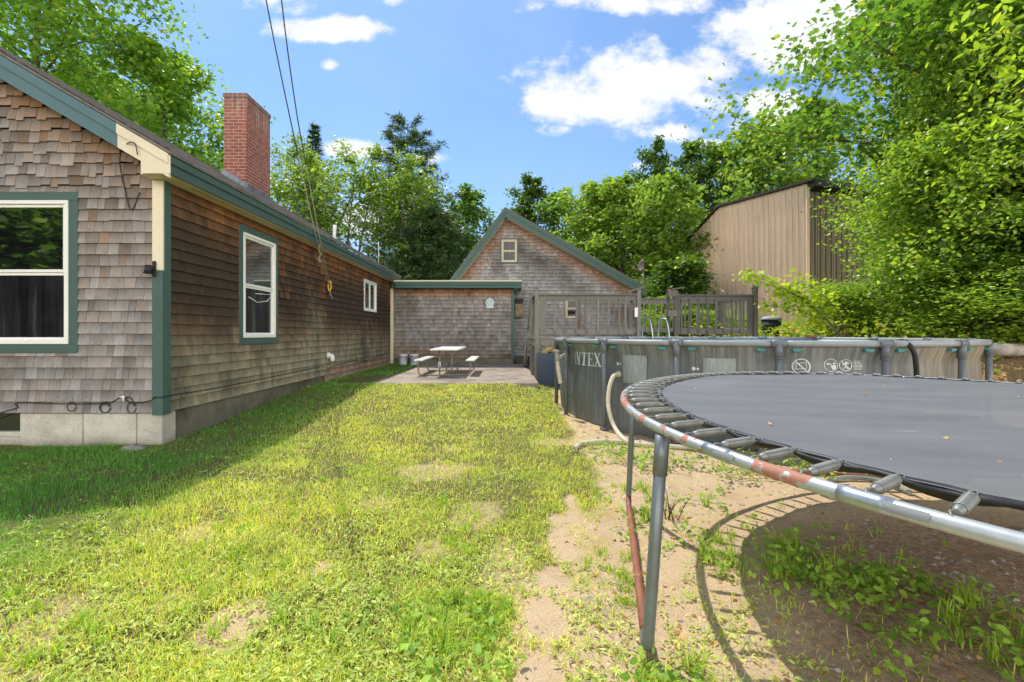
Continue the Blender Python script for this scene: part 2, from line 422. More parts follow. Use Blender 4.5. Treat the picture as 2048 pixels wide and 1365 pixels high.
def m_shed():
    m, nt, out = nodes('tan_steel_siding')
    b = N(nt, 'BsdfPrincipled'); b.inputs['Roughness'].default_value = .45; b.inputs['Metallic'].default_value = .0
    tc = N(nt, 'TexCoord').outputs['Object']; n1 = noise(nt, tc, .8, 5, .6, (3, 3, .5)); n2 = noise(nt, tc, 1.0, 4, .6, (12, 12, .8))
    c = mixc(nt, ramp(nt, n1, [(.35, 0.0), (.7, 1.0)]), (.76, .57, .41), (.66, .485, .34))
    c = mixc(nt, 1.0, c, ramp(nt, n2, [(.3, .92), (.7, 1.05)]), 'MULTIPLY')
    L(nt, c, b.inputs['Base Color']); L(nt, b.outputs[0], out.inputs[0]); return m
M['shed'] = m_shed()
M['shed_dark'] = weathered('dark_roof_edge', (.05, .045, .04), None, .7, 4)

# ------------------------------------------------------------------ terrain
def bare(x, y):
    """1 where the soil is bare sand, 0 in the lawn"""
    x = np.asarray(x, float); y = np.asarray(y, float)
    edge = .09 + .80 * sstep(1.3, 5.5, y) + .25 * (fbm(x, y, 1.6, 5) - .5) * 2
    b = sstep(-.25, .35, x - edge)
    n = fbm(x, y, 1.1, 11)
    b = np.maximum(b, .62 * sstep(.56, .82, n) * sstep(-3.4, -1.6, x) * sstep(7.5, 5.0, y))
    for (cx, cy, r, k) in ((-1.24, 2.12, .17, .8), (-.70, 4.5, .45, .5), (-1.05, 2.65, .12, .75), (-.2, 3.4, .3, .5), (-1.0, 3.6, .25, .45), (-2.1, 3.1, .2, .5), (-.45, 2.9, .2, .55), (-1.7, 2.3, .15, .5)):
        b = np.maximum(b, k * sstep(1.25, .4, np.hypot(x - cx, (y - cy) * .8) / r + .9 * (fbm(x, y, 5.0, 17) - .5)))
    b = np.maximum(b, path(x, y)) * sstep(12, 9, y)
    return np.clip(b, 0, 1)
def path(x, y):
    p = 0
    for (cx, cy, rx, ry) in ((.13, 1.75, .10, .25), (.19, 2.15, .11, .25), (.27, 2.5, .10, .25), (.37, 2.95, .10, .35), (.50, 3.5, .06, .3)):
        p = np.maximum(p, sstep(1.35, .55, np.hypot((x - cx) / rx, (y - cy) / ry) + 1.1 * (fbm(x, y, 6.0, 23) - .5)))
    return p
def shade_soil(x, y):  # trampoline's cast shade painted into the soil colour, along with moist ground
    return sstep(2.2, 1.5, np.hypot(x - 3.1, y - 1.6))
def gz(x, y, micro=True):
    x = np.asarray(x, float); y = np.asarray(y, float)
    z = .25 * sstep(5.0, 9.9, y) * (1 - .8 * sstep(-.2, 1.3, x))
    s = (x - 3.95) * .9 + (y - 7.92) * .43
    z = z + 1.15 * sstep(2.75, 4.4, s) + .03 * np.clip(s - 4.4, 0, 30)
    z = z + .9 * sstep(17, 26, y) * sstep(1, 6, x)
    if micro:
        near = sstep(40, 15, np.hypot(x, y))
        z = z + near * (.05 * (fbm(x, y, .7, 3) - .5) + .035 * (fbm(x, y, 3.1, 9) - .5))
    return z

def build_ground():
    xs = np.concatenate([[-900, -500, -250, -120, -70, -45, -30, -22, -17, -13], np.arange(-10, 10.01, .09), [10.6, 11.5, 13, 15, 18, 22, 30, 45, 70, 120, 250, 500, 900]])
    ys = np.concatenate([[-900, -500, -250, -120, -60, -30, -15, -8, -4, -2], np.arange(-1, 12.01, .09), np.arange(12.5, 30, .6), [32, 36, 42, 50, 70, 120, 250, 500, 900]])
    X, Y = np.meshgrid(xs, ys); Z = gz(X, Y)
    # keep the soil below the patio slab and out of the house
    pat = (X > -3.0) & (X < .9) & (Y > 9.9) & (Y < 16.4); Z[pat] = np.minimum(Z[pat], .2)
    V = np.stack([X, Y, Z], -1).reshape(-1, 3)
    nx, ny = len(xs), len(ys)
    i = np.arange(ny - 1)[:, None] * nx + np.arange(nx - 1)[None]
    q = np.stack([i, i + 1, i + nx + 1, i + nx], -1).reshape(-1, 4)
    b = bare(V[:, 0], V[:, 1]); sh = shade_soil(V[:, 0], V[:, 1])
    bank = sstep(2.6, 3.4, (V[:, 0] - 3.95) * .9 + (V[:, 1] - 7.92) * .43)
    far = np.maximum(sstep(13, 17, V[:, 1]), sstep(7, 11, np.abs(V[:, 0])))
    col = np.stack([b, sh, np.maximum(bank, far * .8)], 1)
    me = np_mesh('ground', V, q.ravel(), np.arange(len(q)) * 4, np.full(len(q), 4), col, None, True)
    m, nt, out = nodes('ground_soil')
    bs = N(nt, 'BsdfPrincipled'); bs.inputs['Roughness'].default_value = .95; bs.inputs['Specular IOR Level'].default_value = .1
    tc = N(nt, 'TexCoord').outputs['Object']
    a = N(nt, 'Attribute', attribute_name='Col').outputs['Color']; sx = N(nt, 'SeparateColor'); L(nt, a, sx.inputs[0])
    n1 = noise(nt, tc, 2.2, 6, .65); n2 = noise(nt, tc, 28, 5, .7); n3 = noise(nt, tc, 110, 3, .7)
    sand = ramp(nt, n1, [(.3, (.52, .375, .215)), (.55, (.63, .47, .29)), (.75, (.40, .27, .15))])
    lawn = ramp(nt, n2, [(.3, (.085, .085, .028)), (.5, (.17, .16, .05)), (.72, (.27, .225, .095))])
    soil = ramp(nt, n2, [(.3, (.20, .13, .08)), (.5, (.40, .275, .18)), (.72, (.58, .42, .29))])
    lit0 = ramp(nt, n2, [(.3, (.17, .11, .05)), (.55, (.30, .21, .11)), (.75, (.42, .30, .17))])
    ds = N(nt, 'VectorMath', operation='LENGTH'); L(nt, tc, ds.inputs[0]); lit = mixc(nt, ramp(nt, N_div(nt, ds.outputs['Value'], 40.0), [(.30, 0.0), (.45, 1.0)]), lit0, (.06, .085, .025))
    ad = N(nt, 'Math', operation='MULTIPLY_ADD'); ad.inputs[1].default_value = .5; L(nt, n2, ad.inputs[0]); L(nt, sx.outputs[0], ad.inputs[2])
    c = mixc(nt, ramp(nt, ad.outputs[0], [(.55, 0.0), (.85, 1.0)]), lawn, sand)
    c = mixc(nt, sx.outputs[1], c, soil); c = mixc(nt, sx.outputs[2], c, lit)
    c = mixc(nt, 1.0, c, ramp(nt, n3, [(.3, .7), (.7, 1.2)]), 'MULTIPLY')
    L(nt, c, bs.inputs['Base Color'])
    bm_ = N(nt, 'Math', operation='ADD'); L(nt, n2, bm_.inputs[0]); L(nt, n3, bm_.inputs[1]); bump(nt, bm_.outputs[0], bs, .7, .02)
    L(nt, bs.outputs[0], out.inputs[0])
    o = link('ground', me, m); tag(o, 'sandy backyard ground rising to a bank behind the pool', None, None, 'structure')
build_ground()

# patio slab
mb = MB(); mb.box(-2.92, .72, 9.98, 13.0, .02, .262, .015); mb.box(-2.92, .72, 13.012, 16.06, .02, .262, .015)
tag(mb.build('patio', M['patio']), 'brown concrete patio slab in front of the passage', None, None, 'structure')
mb = MB(); mb.prism([(-3.75, 9.95, .15), (-2.98, 9.92, .15), (-2.97, 11.6, .15), (-3.3, 11.7, .15), (-3.75, 10.8, .15)], (0, 0, .085))
tag(mb.build('paving_slab', M['stone']), 'grey flat slab in the grass between house wall and patio', 'paving slab')

# ------------------------------------------------------------------ shingled walls
def lerp(a, b, t): return tuple(a[i] + (b[i] - a[i]) * t for i in range(3))

def shingle_wall(name, mat, parent, org, ud, nd, vspan, expo, interval, holes, colf, wmin=.09, wmax=.2, thick=.016, stag=lambda v: .004, gap=(.001, .003)):
    """courses of separate cedar shingles in one mesh; interval(v) gives the usable u-range"""
    org = np.array(org); ud = np.array(ud, float); nd = np.array(nd, float); up = np.array((0, 0, 1.0))
    V = []; Cc = []
    n = int(math.ceil((vspan[1] - vspan[0]) / expo))
    for k in range(n):
        v0 = vspan[0] + k * expo; v1 = min(v0 + expo * 1.1, vspan[1] + .01); vm = (v0 + min(v0 + expo, vspan[1])) / 2
        iv = interval(vm)
        if iv is None: continue
        segs = [(iv[0], iv[1], None, None)]
        for (a, b, c, d) in holes:
            if v0 + expo > c and v0 < d:
                ns = []
                for (p, q, lo, hi) in segs:
                    if b <= p or a >= q: ns.append((p, q, lo, hi)); continue
                    if a > p: ns.append((p, a, lo, hi))
                    if b < q: ns.append((b, q, lo, hi))
                    p2, q2 = max(a, p), min(b, q)
                    if v0 < c - .01: ns.append((p2, q2, None, c + .04))          # course cut off under the sill
                    elif v0 + expo > d + .01: ns.append((p2, q2, d - .005, None))  # course starting on the head trim
                segs = ns
        for (p, q, lo_, hi_) in segs:
            u = p
            while u < q - .015:
                w = random.uniform(wmin, wmax)
                if q - (u + w) < wmin * .6: w = q - u
                w = min(w, q - u); g = random.uniform(.002, .006)
                j = random.uniform(-1, 1) * stag(vm); t = thick * random.uniform(.96, 1.04); tl = random.uniform(-.0008, .0008)
                ua, ub = u + g / 2, u + w - g / 2; b0 = (v0 if lo_ is None else lo_) + j; vt = v1 if hi_ is None else min(v1, hi_)
                P = [(ua, b0 + tl, .002), (ub, b0 - tl, .002), (ub, b0 - tl, t), (ua, b0 + tl, t), (ua, vt, .002), (ub, vt, .002), (ub, vt, .0045), (ua, vt, .0045)]
                for (a, b_, c_) in P: V.append(org + ud * a + up * b_ + nd * c_)
                c = colf(u + w / 2, vm); cd = tuple(x * .12 for x in c); kt = random.uniform(.42, .7); cm_ = tuple(x * kt for x in c); Cc += [cd, cd, c, c, cm_, cm_, cm_, cm_]  # butts and tops darkened: course shadow painted in, along with wet-edge stains
                u += w
    V = np.array(V, dtype=np.float32); m = len(V) // 8
    fb = np.array([(3, 2, 6, 7), (0, 1, 2, 3), (0, 3, 7, 4), (1, 5, 6, 2)])
    if np.dot(np.cross(ud, up), nd) < 0: fb = fb[:, ::-1]
    loops = (np.arange(m)[:, None, None] * 8 + fb[None]).reshape(-1)
    me = np_mesh(name, V, loops, np.arange(m * 4) * 4, np.full(m * 4, 4), np.array(Cc))
    return link(name, me, mat, parent)

GREY = (.265, .242, .225); GREY2 = (.365, .338, .318); BROWN = (.30, .175, .095); ORANGE = (.40, .20, .085); DARK = (.085, .06, .04); OLIVE = (.30, .25, .15)
def jit(c, a=.18):
    k = 1 + random.uniform(-a, a); h = random.uniform(-.05, .05)
    return (c[0] * k * (1 + h), c[1] * k, c[2] * k * (1 - h))

# ------------------------------------------------------------------ main house
W = 4.1; YC = 5.431; YE = 16.35; ZS = .405; ZW = 3.18; XE = -3.85; YR = 5.198; RZ = 3.40; SL = .586; XR = -8.3; XL = -12.5
house = empty('house', (-8.3, 10.9, 0), 'brown cedar shingled house with green trim and brick chimney on the left', 'house')
def H(o):
    o.parent = house; o.matrix_parent_inverse = Matrix.Translation(-house.location); return o
def roof_z(x): return RZ + SL * (XE - x) if x > XR else RZ + SL * (XE - XR) - SL * (XR - x)

# body behind the shingles
mb = MB(); mb.box(XL, -W - .06, YC + .06, YE, ZS + .02, ZW)
mb.prism([(XL, YC + .06, ZW), (-W - .06, YC + .06, ZW), (XR, YC + .06, roof_z(XR) - .16)], (0, YE - YC - .08, 0))
H(mb.build('wall', M['sheath']))
def gable_iv(v):
    z = ZS + v; x1 = -W - .10
    if z > ZW - .05:
        x1 = min(x1, XE - (z - RZ + .33) / SL + .1)
    return (-9.0 if z < ZW else max(-9.0, 2 * XR - x1), x1) if x1 > XR + .2 else None
def front_col(u, v):
    z = ZS + v; e = sstep(.75, .15, (roof_z(u) - z) * .85); up = sstep(1.2, 3.0, z)
    n = vnoise(u, z, 1.3, 4)
    c = lerp(GREY, GREY2, random.random())
    c = lerp(c, BROWN, .05 + .28 * up * n + (.4 if random.random() < .10 else 0) * (.3 + up))
    c = lerp(c, (.30, .155, .07), float(e) * random.uniform(.4, .9))
    if random.random() < .06 + .1 * up: c = lerp(c, DARK, .4)
    return jit(c, .13)
WF = dict(x0=-6.38, x1=-5.09, z0=1.117, z1=3.033)
H(shingle_wall('front_wall_shingles', M['shingle'], None, (0, YC, ZS), (1, 0, 0), (0, -1, 0), (0, 5.4), .1345, gable_iv,
   [(WF['x0'] + .02, WF['x1'] - .02, WF['z0'] - ZS + .02, WF['z1'] - ZS - .02)], front_col, .075, .165, .026, lambda v: .0012 if v < 2.3 else (.028 if v > 2.65 else .006), (.001, .003)))
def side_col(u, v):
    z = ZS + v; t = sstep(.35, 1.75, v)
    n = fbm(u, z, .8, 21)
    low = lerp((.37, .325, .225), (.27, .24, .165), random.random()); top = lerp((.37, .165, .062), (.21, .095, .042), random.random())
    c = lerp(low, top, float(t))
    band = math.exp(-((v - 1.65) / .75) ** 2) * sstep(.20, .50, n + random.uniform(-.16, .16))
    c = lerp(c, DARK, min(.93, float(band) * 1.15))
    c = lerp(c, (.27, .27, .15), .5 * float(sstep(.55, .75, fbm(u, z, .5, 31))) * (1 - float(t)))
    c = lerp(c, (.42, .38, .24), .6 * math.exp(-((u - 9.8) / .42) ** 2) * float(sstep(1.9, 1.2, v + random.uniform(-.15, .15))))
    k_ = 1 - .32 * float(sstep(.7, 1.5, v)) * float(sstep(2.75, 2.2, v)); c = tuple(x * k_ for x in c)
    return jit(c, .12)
w1 = (6.948, 8.137, 1.174, 3.03); w2 = (13.07, 14.28, 2.0, 2.916)
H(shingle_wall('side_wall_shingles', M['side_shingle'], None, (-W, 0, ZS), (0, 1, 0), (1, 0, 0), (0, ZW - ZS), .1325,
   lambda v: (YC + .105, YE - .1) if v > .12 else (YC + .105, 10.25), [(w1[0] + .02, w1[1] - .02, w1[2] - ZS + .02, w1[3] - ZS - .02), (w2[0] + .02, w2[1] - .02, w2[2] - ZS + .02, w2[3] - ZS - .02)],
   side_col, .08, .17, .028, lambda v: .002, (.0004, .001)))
# lower course of the far half hangs a little deeper
H(shingle_wall('side_wall_shingles', M['shingle'], None, (-W, 0, ZS - .14), (0, 1, 0), (1, 0, 0), (0, .27), .135, lambda v: (10.25, YE - .1), [],
   lambda u, v: jit(lerp((.40, .24, .15), (.36, .28, .2), random.random())), .1, .22, .018))
# foundation
mb = MB()
xs = [-9.2, -7.6, -6.52]
for a, b in ((-12.4, -9.2), (-9.2, -7.9)): mb.box(a + .004, b - .004, YC + .03, YC + .25, -.6, ZS - .012)
px = lambda p, y: (p - 1012) / 910 * y
cuts = [px(35, YC), px(162, YC), px(270, YC), -W - .015]
for a, b in zip(cuts[:-1], cuts[1:]): mb.box(a + .006, b - .006, YC + .02 + random.uniform(-.004, .004), YC + .25, -.6, ZS - .012, .012)
mb.box(cuts[0] + .01, cuts[-1] - .01, YC + .04, YC + .24, -.6, ZS - .02)
mb.box(-7.9, cuts[0] + .004, YC + .022, YC + .25, -.6, -.02)
H(mb.build('foundation', M['foundation']))
mb = MB()
yy = YC + .27
while yy < YE:
    b = min(yy + 1.22, YE); mb.box(-W - .25, -W - .03 + random.uniform(-.004, .004), yy + .005, b - .005, -.6, ZS - .012 if yy < 10 else ZS - .16, .01); yy = b
mb.box(-W - .25, -W - .045, YC + .03, YE, -.6, ZS - .16)
H(mb.build('foundation', M['foundation_mossy']))['label'] = 'mossy side foundation'
# corner boards
zt = 2.10
mb = MB(); mb.box(-W - .105, -W + .022, YC - .024, YC - .002, zt, ZW - .012)
H(mb.build('corner_board', M['cream']))['label'] = 'unpainted cream upper corner board'
mb = MB(); mb.box(-W - .105, -W + .022, YC - .026, YC - .002, ZS - .03, zt); mb.box(-W - .002, -W + .024, YC - .002, YC + .105, ZS - .03, ZW - .012)
H(mb.build('corner_board', M['green']))
# roof
mb = MB(); t = .035
for (xa, xb) in ((XE + .03, XR), (2 * XR - XE - .03, XR)):
    za, zb = (roof_z(XE) - SL * .03 + .006, roof_z(XR) + .006)
    mb.prism([(xa, YR - .02, za), (xb, YR - .02, zb), (xb, YR - .02, zb + t), (xa, YR - .02, za + t)], (0, YE + .25 - YR + .02, 0))
roof = H(mb.build('roof', M['roofing']))
# shingle courses on the visible slope
mb = MB(); s = 0
ln = math.hypot(XE - XR, SL * (XE - XR)); cx, sz = -1 / math.hypot(1, SL), SL / math.hypot(1, SL)
while s < ln - .2:
    y = YR - .03
    while y < YE + .25:
        w = random.uniform(.28, .34); e = random.uniform(-.004, .004); k = random.uniform(.7, 1.15); mb.cur = (k, k, k)
        P = []
        for (q, hgt) in ((s + e, .052), (s + .16, .043)):
            for yy2 in (y + .003, y + w - .003):
                P.append((XE + .035 + cx * q - .0 , yy2, RZ - SL * .03 + sz * q + hgt))
        mb.add([P[0], P[1], P[3], P[2], tuple(np.array(P[0]) - (0, 0, .02)), tuple(np.array(P[1]) - (0, 0, .02))], [(0, 1, 2, 3), (4, 5, 1, 0)])
        y += w
    s += .145
mb2 = mb.build('roof_shingles', weathered('roof_shingle_tabs', (.25, .225, .205), (.14, .125, .115), .95, 9, .8, bumpy=.6, fine=140, attr=True), None, fix=False)
mb2.parent = roof
# fascia, soffit, rake
mb = MB(); mb.box(XE - .03, XE - .004, YR, YE + .2, ZW + .001, RZ - .015); mb.box(XE - .004, XE + .018, YR + .002, YE + .2, ZW + .115, RZ - .018)
H(mb.build('fascia', M['green']))
mb = MB(); mb.box(-W + .0, XE - .031, YC - .0, YE + .2, ZW - .004, ZW + .012); mb.box(-W - .1, XE - .031, YR + .026, YC - .001, ZW - .004, ZW + .012)
H(mb.build('soffit', M['cream']))
mb = MB()
for y in np.arange(YC + .3, 16, .042): mb.box(-3.965, -3.955, y, y + .026, ZW - .0065, ZW - .0045)
H(mb.build('soffit_vent', M['black']))
def rake(x0, x1, off, h0, h1, y0, y1):
    P = [(x0, y0, roof_z(x0) + h0), (x1, y0, roof_z(x1) + h0), (x1, y0, roof_z(x1) + h1), (x0, y0, roof_z(x0) + h1)]
    return P, (0, y1 - y0, 0)
XS = px(235, YR)
for nm, mt, xa, xb, lb in (('rake_board', M['rake'], -10.5, XS, None), ('rake_board', M['cream'], XS, XE - .001, 'bare cream end of the rake board')):
    mb = MB()
    segs = [(xa, xb)] if xb > XR and xa > XR else [(xa, XR), (XR, xb)]
    for a, b in segs:
        mb.prism(*rake(a, b, 0, -.27, -.005, YR, YR + .028)); mb.prism(*rake(a, b, 0, -.115, -.002, YR - .020, YR - .001))
    o = H(mb.build(nm, mt))
    if lb: o['label'] = lb
mb = MB(); xq = px(282, YR)
mb.prism([(xq, YR - .003, ZW - .004), (XE + .017, YR - .003, ZW - .004), (XE + .017, YR - .003, RZ - .02), (xq, YR - .003, roof_z(xq) - .14)], (0, .004, 0))
H(mb.build('eave_return', M['cream']))
mb = MB(); mb.prism([(-12, YR + .03, roof_z(XR) - .6), (-12, YR + .03, roof_z(XR) - .6)], (0, 0, .01)) if False else None
mb = MB()
for a, b in ((-10.5, XR), (XR, -W - .05)):
    mb.prism(*rake(a, b, 0, -.245, -.23, YR + .029, YC + .002))
H(mb.build('soffit', M['cream']))

# windows
def sash_window(parent_fn, axis, a0, a1, z0, z1, plane, out, trim, trim_mat, frame_mat, mode='double', tw=.1, upper_glass=True, sub=True):
    """axis 'x' = window in a wall of constant y; 'y' = wall of constant x. out = +-1 outward sign"""
    def bx(mb, u0, u1, d0, d1, w0, w1, bev=0):
        d0, d1 = sorted((plane + out * d0, plane + out * d1))
        if axis == 'x': mb.box(u0, u1, d0, d1, w0, w1, bev)
        else: mb.box(d0, d1, u0, u1, w0, w1, bev)
    def ring(mb, u0, u1, w0, w1, t, d0, d1, bev=.004):
        bx(mb, u0, u1, d0, d1, w1 - t, w1, bev); bx(mb, u0, u1, d0, d1, w0, w0 + t, bev)
        bx(mb, u0, u0 + t, d0, d1 - .001, w0 + t, w1 - t, bev); bx(mb, u1 - t, u1, d0, d1 - .001, w0 + t, w1 - t, bev)
    mb = MB()
    if trim: ring(mb, a0, a1, z0, z1, tw, -.02, .03)
    i = tw if trim else 0
    u0, u1, q0, q1 = a0 + i, a1 - i, z0 + i, z1 - i
    win = None
    m2 = MB(); ring(m2, u0, u1, q0, q1, .045 if trim else .05, -.03, .042)
    win = parent_fn(m2.build('window', frame_mat))
    if trim:
        tr = mb.build('window_trim', trim_mat); tr.parent = win
    t = .045 if trim else .05; zm = (q0 + q1) / 2
    m3 = MB()
    if mode == 'double':
        ring(m3, u0 + t, u1 - t, zm, q1 - t, .035, -.01, .016, .003); ring(m3, u0 + t, u1 - t, q0 + t, zm + .0, .035, -.03, -.002, .003)
        panes = [(u0 + t + .034, u1 - t - .034, zm + .03, q1 - t - .03, .004), (u0 + t + .034, u1 - t - .034, q0 + t + .03, zm - .03, -.014)]
    else:
        um = (u0 + u1) / 2
        ring(m3, u0 + t, um, q0 + t, q1 - t, .045, -.012, .014, .003); ring(m3, um, u1 - t, q0 + t, q1 - t, .045, -.012, .014, .003)
        panes = [(u0 + t + .04, um - .04, q0 + t + .04, q1 - t - .04, 0), (um + .04, u1 - t - .04, q0 + t + .04, q1 - t - .04, 0)]
    o = m3.build('sash', frame_mat); o.parent = win
    for k, (p0, p1, r0, r1, d) in enumerate(panes):
        m4 = MB(); bx(m4, p0, p1, d - .006, d, r0, r1)
        o = m4.build('pane', M['screen'] if (not upper_glass or (mode == 'double' and k == 1)) else M['glass']); o.parent = win
    return win
sash_window(H, 'x', WF['x0'], WF['x1'], WF['z0'], WF['z1'], YC, -1, True, M['green'], M['white'], tw=.105)
wn = sash_window(H, 'y', w1[0], w1[1], w1[2], w1[3], -W, 1, True, M['green'], M['white'], tw=.105)
mb = MB(); mb.tube([(-W - .001, 7.25, 1.93), (-W + .002, 7.5, 1.86), (-W + .002, 7.8, 1.9), (-W - .001, 7.95, 2.0)], .006, 6); mb.tube([(-W - .001, 7.45, 2.0), (-W + .001, 7.9, 2.02)], .005, 6)
o = mb.build('cord', M['white']); o.parent = wn
sash_window(H, 'y', w2[0], w2[1], w2[2], w2[3], -W, 1, False, None, M['white'], 'casement')
# basement window, front left
mb = MB(); xb = cuts[0]
mb.box(-7.9, xb, YC + .06, YC + .1, .10, .16, .005); mb.box(-7.9, xb, YC + .03, YC + .2, -.02, .10, .01)
bw = H(mb.build('window', M['foundation'])); bw['label'] = 'dark basement window'
mb = MB(); mb.box(-7.9, xb, YC + .11, YC + .13, .10, ZS - .01); o = mb.build('pane', M['glass']); o.parent = bw
# chimney
mb = MB(); mb.box(-6.2, -5.7, 9.994, 10.99, 4.2, 6.54); mb.box(-6.215, -5.685, 9.979, 11.005, 6.54, 6.625)
ch = mb.build('chimney', M['brick']); ch.parent = roof
mb = MB(); mb.box(-6.13, -5.77, 10.1, 10.88, 6.6, 6.63); o = mb.build('flue_cap', M['foundation']); o.parent = ch
mb = MB()
for k in range(8):
    a = -6.2 + k * .0625; z = roof_z(a + .03)
    mb.obox((a - .03, 9.955 - .02 * (k % 2), z + .09 + random.uniform(-.02, .03)), (a + .09, 9.985, z + .07 + random.uniform(-.02, .03)), .04, .13)
for k in range(9):
    y = 9.95 + k * .12; mb.box(-5.705, -5.68 + random.uniform(-.008, .01), y, y + .11, roof_z(-5.7) - .05, roof_z(-5.7) + random.uniform(.12, .17))
o = mb.build('flashing', M['metal_flash']); o.parent = ch
mb = MB(); x = -5.05; y = 13.35; z = roof_z(x)
mb.tube([(x, y, z - .1), (x + .03, y, z + .42)], .05, 12); mb.tube([(x, y, z - .02), (x, y, z + .07)], [.1, .06], 12)
o = mb.build('vent_pipe', M['pvc']); o.parent = roof
mb = MB(); x = -5.2; y = 17; mb.tube([(-4.48, 16, roof_z(-4.48)), (-4.48, 16, roof_z(-4.48) + .8)], .012, 6)
o = mb.build('aerial_pole', M['pvc']); o.parent = roof

# fixtures on the house
mb = MB(); zf = 1.35 + (667 - 540) / 910 * YC; xf = px(313, YC)
mb.box(xf - .02, xf + .02, YC - .045, YC - .024, zf - .09, zf + .1, .006); mb.tube([(xf, YC - .04, zf), (xf - .02, YC - .12, zf + .02), (xf - .03, YC - .13, zf - .06)], .024, 8)
mb.tube([(xf - .012, YC - .1, zf + .04), (xf - .012, YC - .1, zf - .06)], .032, 10)
tag(mb.build('bracket', M['black']), 'small black metal bracket on the corner board of the house', 'bracket')
def dz(py, y): return 1.35 + (667 - py) / 910 * y
def P2(pxl, py, y): return (px(pxl, y), y, dz(py, y))
def smooth_path(pts, n=6):
    pts = [np.array(p, float) for p in pts]; out = []
    for i in range(len(pts) - 1):
        p0 = pts[max(i - 1, 0)]; p1 = pts[i]; p2 = pts[i + 1]; p3 = pts[min(i + 2, len(pts) - 1)]
        for k in range(n):
            t = k / n
            out.append(.5 * ((2 * p1) + (-p0 + p2) * t + (2 * p0 - 5 * p1 + 4 * p2 - p3) * t * t + (-p0 + 3 * p1 - 3 * p2 + p3) * t ** 3))
    out.append(pts[-1]); return [tuple(p) for p in out]
yk = YC - .03
mb = MB(); mb.tube(smooth_path([P2(280, 385, yk), P2(262, 420, yk), P2(248, 370, yk), P2(240, 330, yk), P2(243, 300, yk - .1), P2(258, 286, YR - .03), P2(270, 288, YR - .03), P2(275, 310, YR - .03)]), .006, 6)
tag(mb.build('loose_cable', M['black']), 'loose black cable looping from the cream eave end down the shingles', 'cable')
mb = MB()
mb.tube(smooth_path([P2(-60, 850, yk), P2(-5, 828, yk), P2(34, 816, yk), P2(36, 806, yk), P2(130, 808, yk), P2(215, 806, yk), P2(245, 794, yk), P2(262, 806, yk), P2(300, 802, yk), P2(309, 795, YC - .04), P2(328, 795, YC - .045)] +
   [(-W + .045, YC + .1, .6), (-W + .03, 6.5, .58), (-W + .03, 8.5, .60), (-W + .03, 10, .62)]), .006, 6)
mb.tube(smooth_path([P2(245, 794, yk), P2(262, 797, yk), P2(268, 812, yk)]), .006, 6)
for (cx_, cy_, r_, sq) in ((143, 814, 9, 1), (210, 815, 11, 1), (210, 817, 9.5, .9), (263, 816, 9, 1.2)):
    mb.tube([P2(cx_ + r_ * math.cos(t), cy_ + r_ * sq * math.sin(t), yk - .003) for t in np.linspace(0, 6.0, 24)], .005, 6)
tag(mb.build('cable', M['black']), 'black cable with coils along the bottom shingles of the house', 'cable')
mb = MB(); mb.tube([P2(240, 795, yk - .02), P2(250, 794, yk - .02)], .008, 6); mb.tube([P2(246, 792, yk - .02), P2(247, 804, yk - .02)], .008, 6)
tag(mb.build('cable_splitter', M['pvc']), 'tiny silver cable splitter on the bottom shingles', 'splitter')
mb = MB(); mb.tube(smooth_path([(-W + .02, 10.3, .54), (-W + .03, 12, .62), (-W + .03, 13.2, .55), (-W + .03, 15, .65), (-W + .04, 16, .78)]), .008, 6)
tag(mb.build('wall_cable', M['black']), 'thin black cable along the far half of the side wall', 'cable')
mb = MB(); yv = 10.45
mb.tube(smooth_path([(-W - .02, yv, .84), (-W + .07, yv, .84), (-W + .11, yv, .80), (-W + .11, yv, .72)]), .05, 12); mb.tube([(-W + .01, yv, .84), (-W + .03, yv, .84)], .08, 14)
tag(mb.build('vent_elbow', M['pvc']), 'white plastic pipe elbow low on the side wall of the house', 'pipe')

# ------------------------------------------------------------------ connecting passage (breezeway)
YB = 16.08; XB1 = px(1028, YB)
bz = empty('connecting_passage', (-2, 17, .25), 'low flat-roofed shingled passage with green fascia joining house and garage', 'passage')
def B(o):
    o.parent = bz; o.matrix_parent_inverse = Matrix.Translation(-bz.location); return o
mb = MB(); mb.box(-4.05, XB1 - .01, YB + .05, 17.45, .44, 2.95); B(mb.build('wall', M['sheath']))
def bz_col(u, v):
    z = .48 + v; c = lerp(GREY, (.36, .33, .30), random.random())
    c = lerp(c, ORANGE, float(sstep(2.55, 2.8, z)) * random.uniform(.6, 1)); c = lerp(c, BROWN, .6 * float(sstep(.95, .6, z + random.uniform(-.1, .1) + .1 * (u + 2))))
    c = lerp(c, DARK, .5 * float(sstep(.5, .7, fbm(u, z, .9, 44))) + (.3 if random.random() < .1 else 0))
    c = lerp(c, (.27, .26, .2), .5 * float(sstep(-3.2, -3.9, u))); return jit(c, .15)
B(shingle_wall('shingles', M['shingle'], None, (0, YB, .48), (1, 0, 0), (0, -1, 0), (0, 2.45), .137, lambda v: (-4.0, XB1 - .1), [], bz_col, .08, .17, .03, lambda v: .002, (.0006, .0015)))
mb = MB(); mb.box(-4.05, XB1 - .02, YB + .02, YB + .2, -.2, .47); B(mb.build('foundation', M['foundation_mossy']))
mb = MB(); mb.box(XB1 - .11, XB1 + .012, YB - .026, YB + .1, .44, 2.93); B(mb.build('corner_board', M['green']))
mb = MB(); mb.box(-4.078, -3.975, YB - .03, YB - .0, .28, 2.93, .004); B(mb.build('corner_board', M['cream']))['label'] = 'cream corner board against the house'
ya = 15.75
mb = MB(); mb.box(-3.83, px(1043, ya), ya, ya + .03, 2.92, 3.13); mb.box(-3.83, px(1043, ya) + .012, ya - .022, ya - .001, 3.03, 3.14); mb.box(px(1043, ya) - .03, px(1043, ya) - .001, ya + .031, 17.3, 2.92, 3.13)
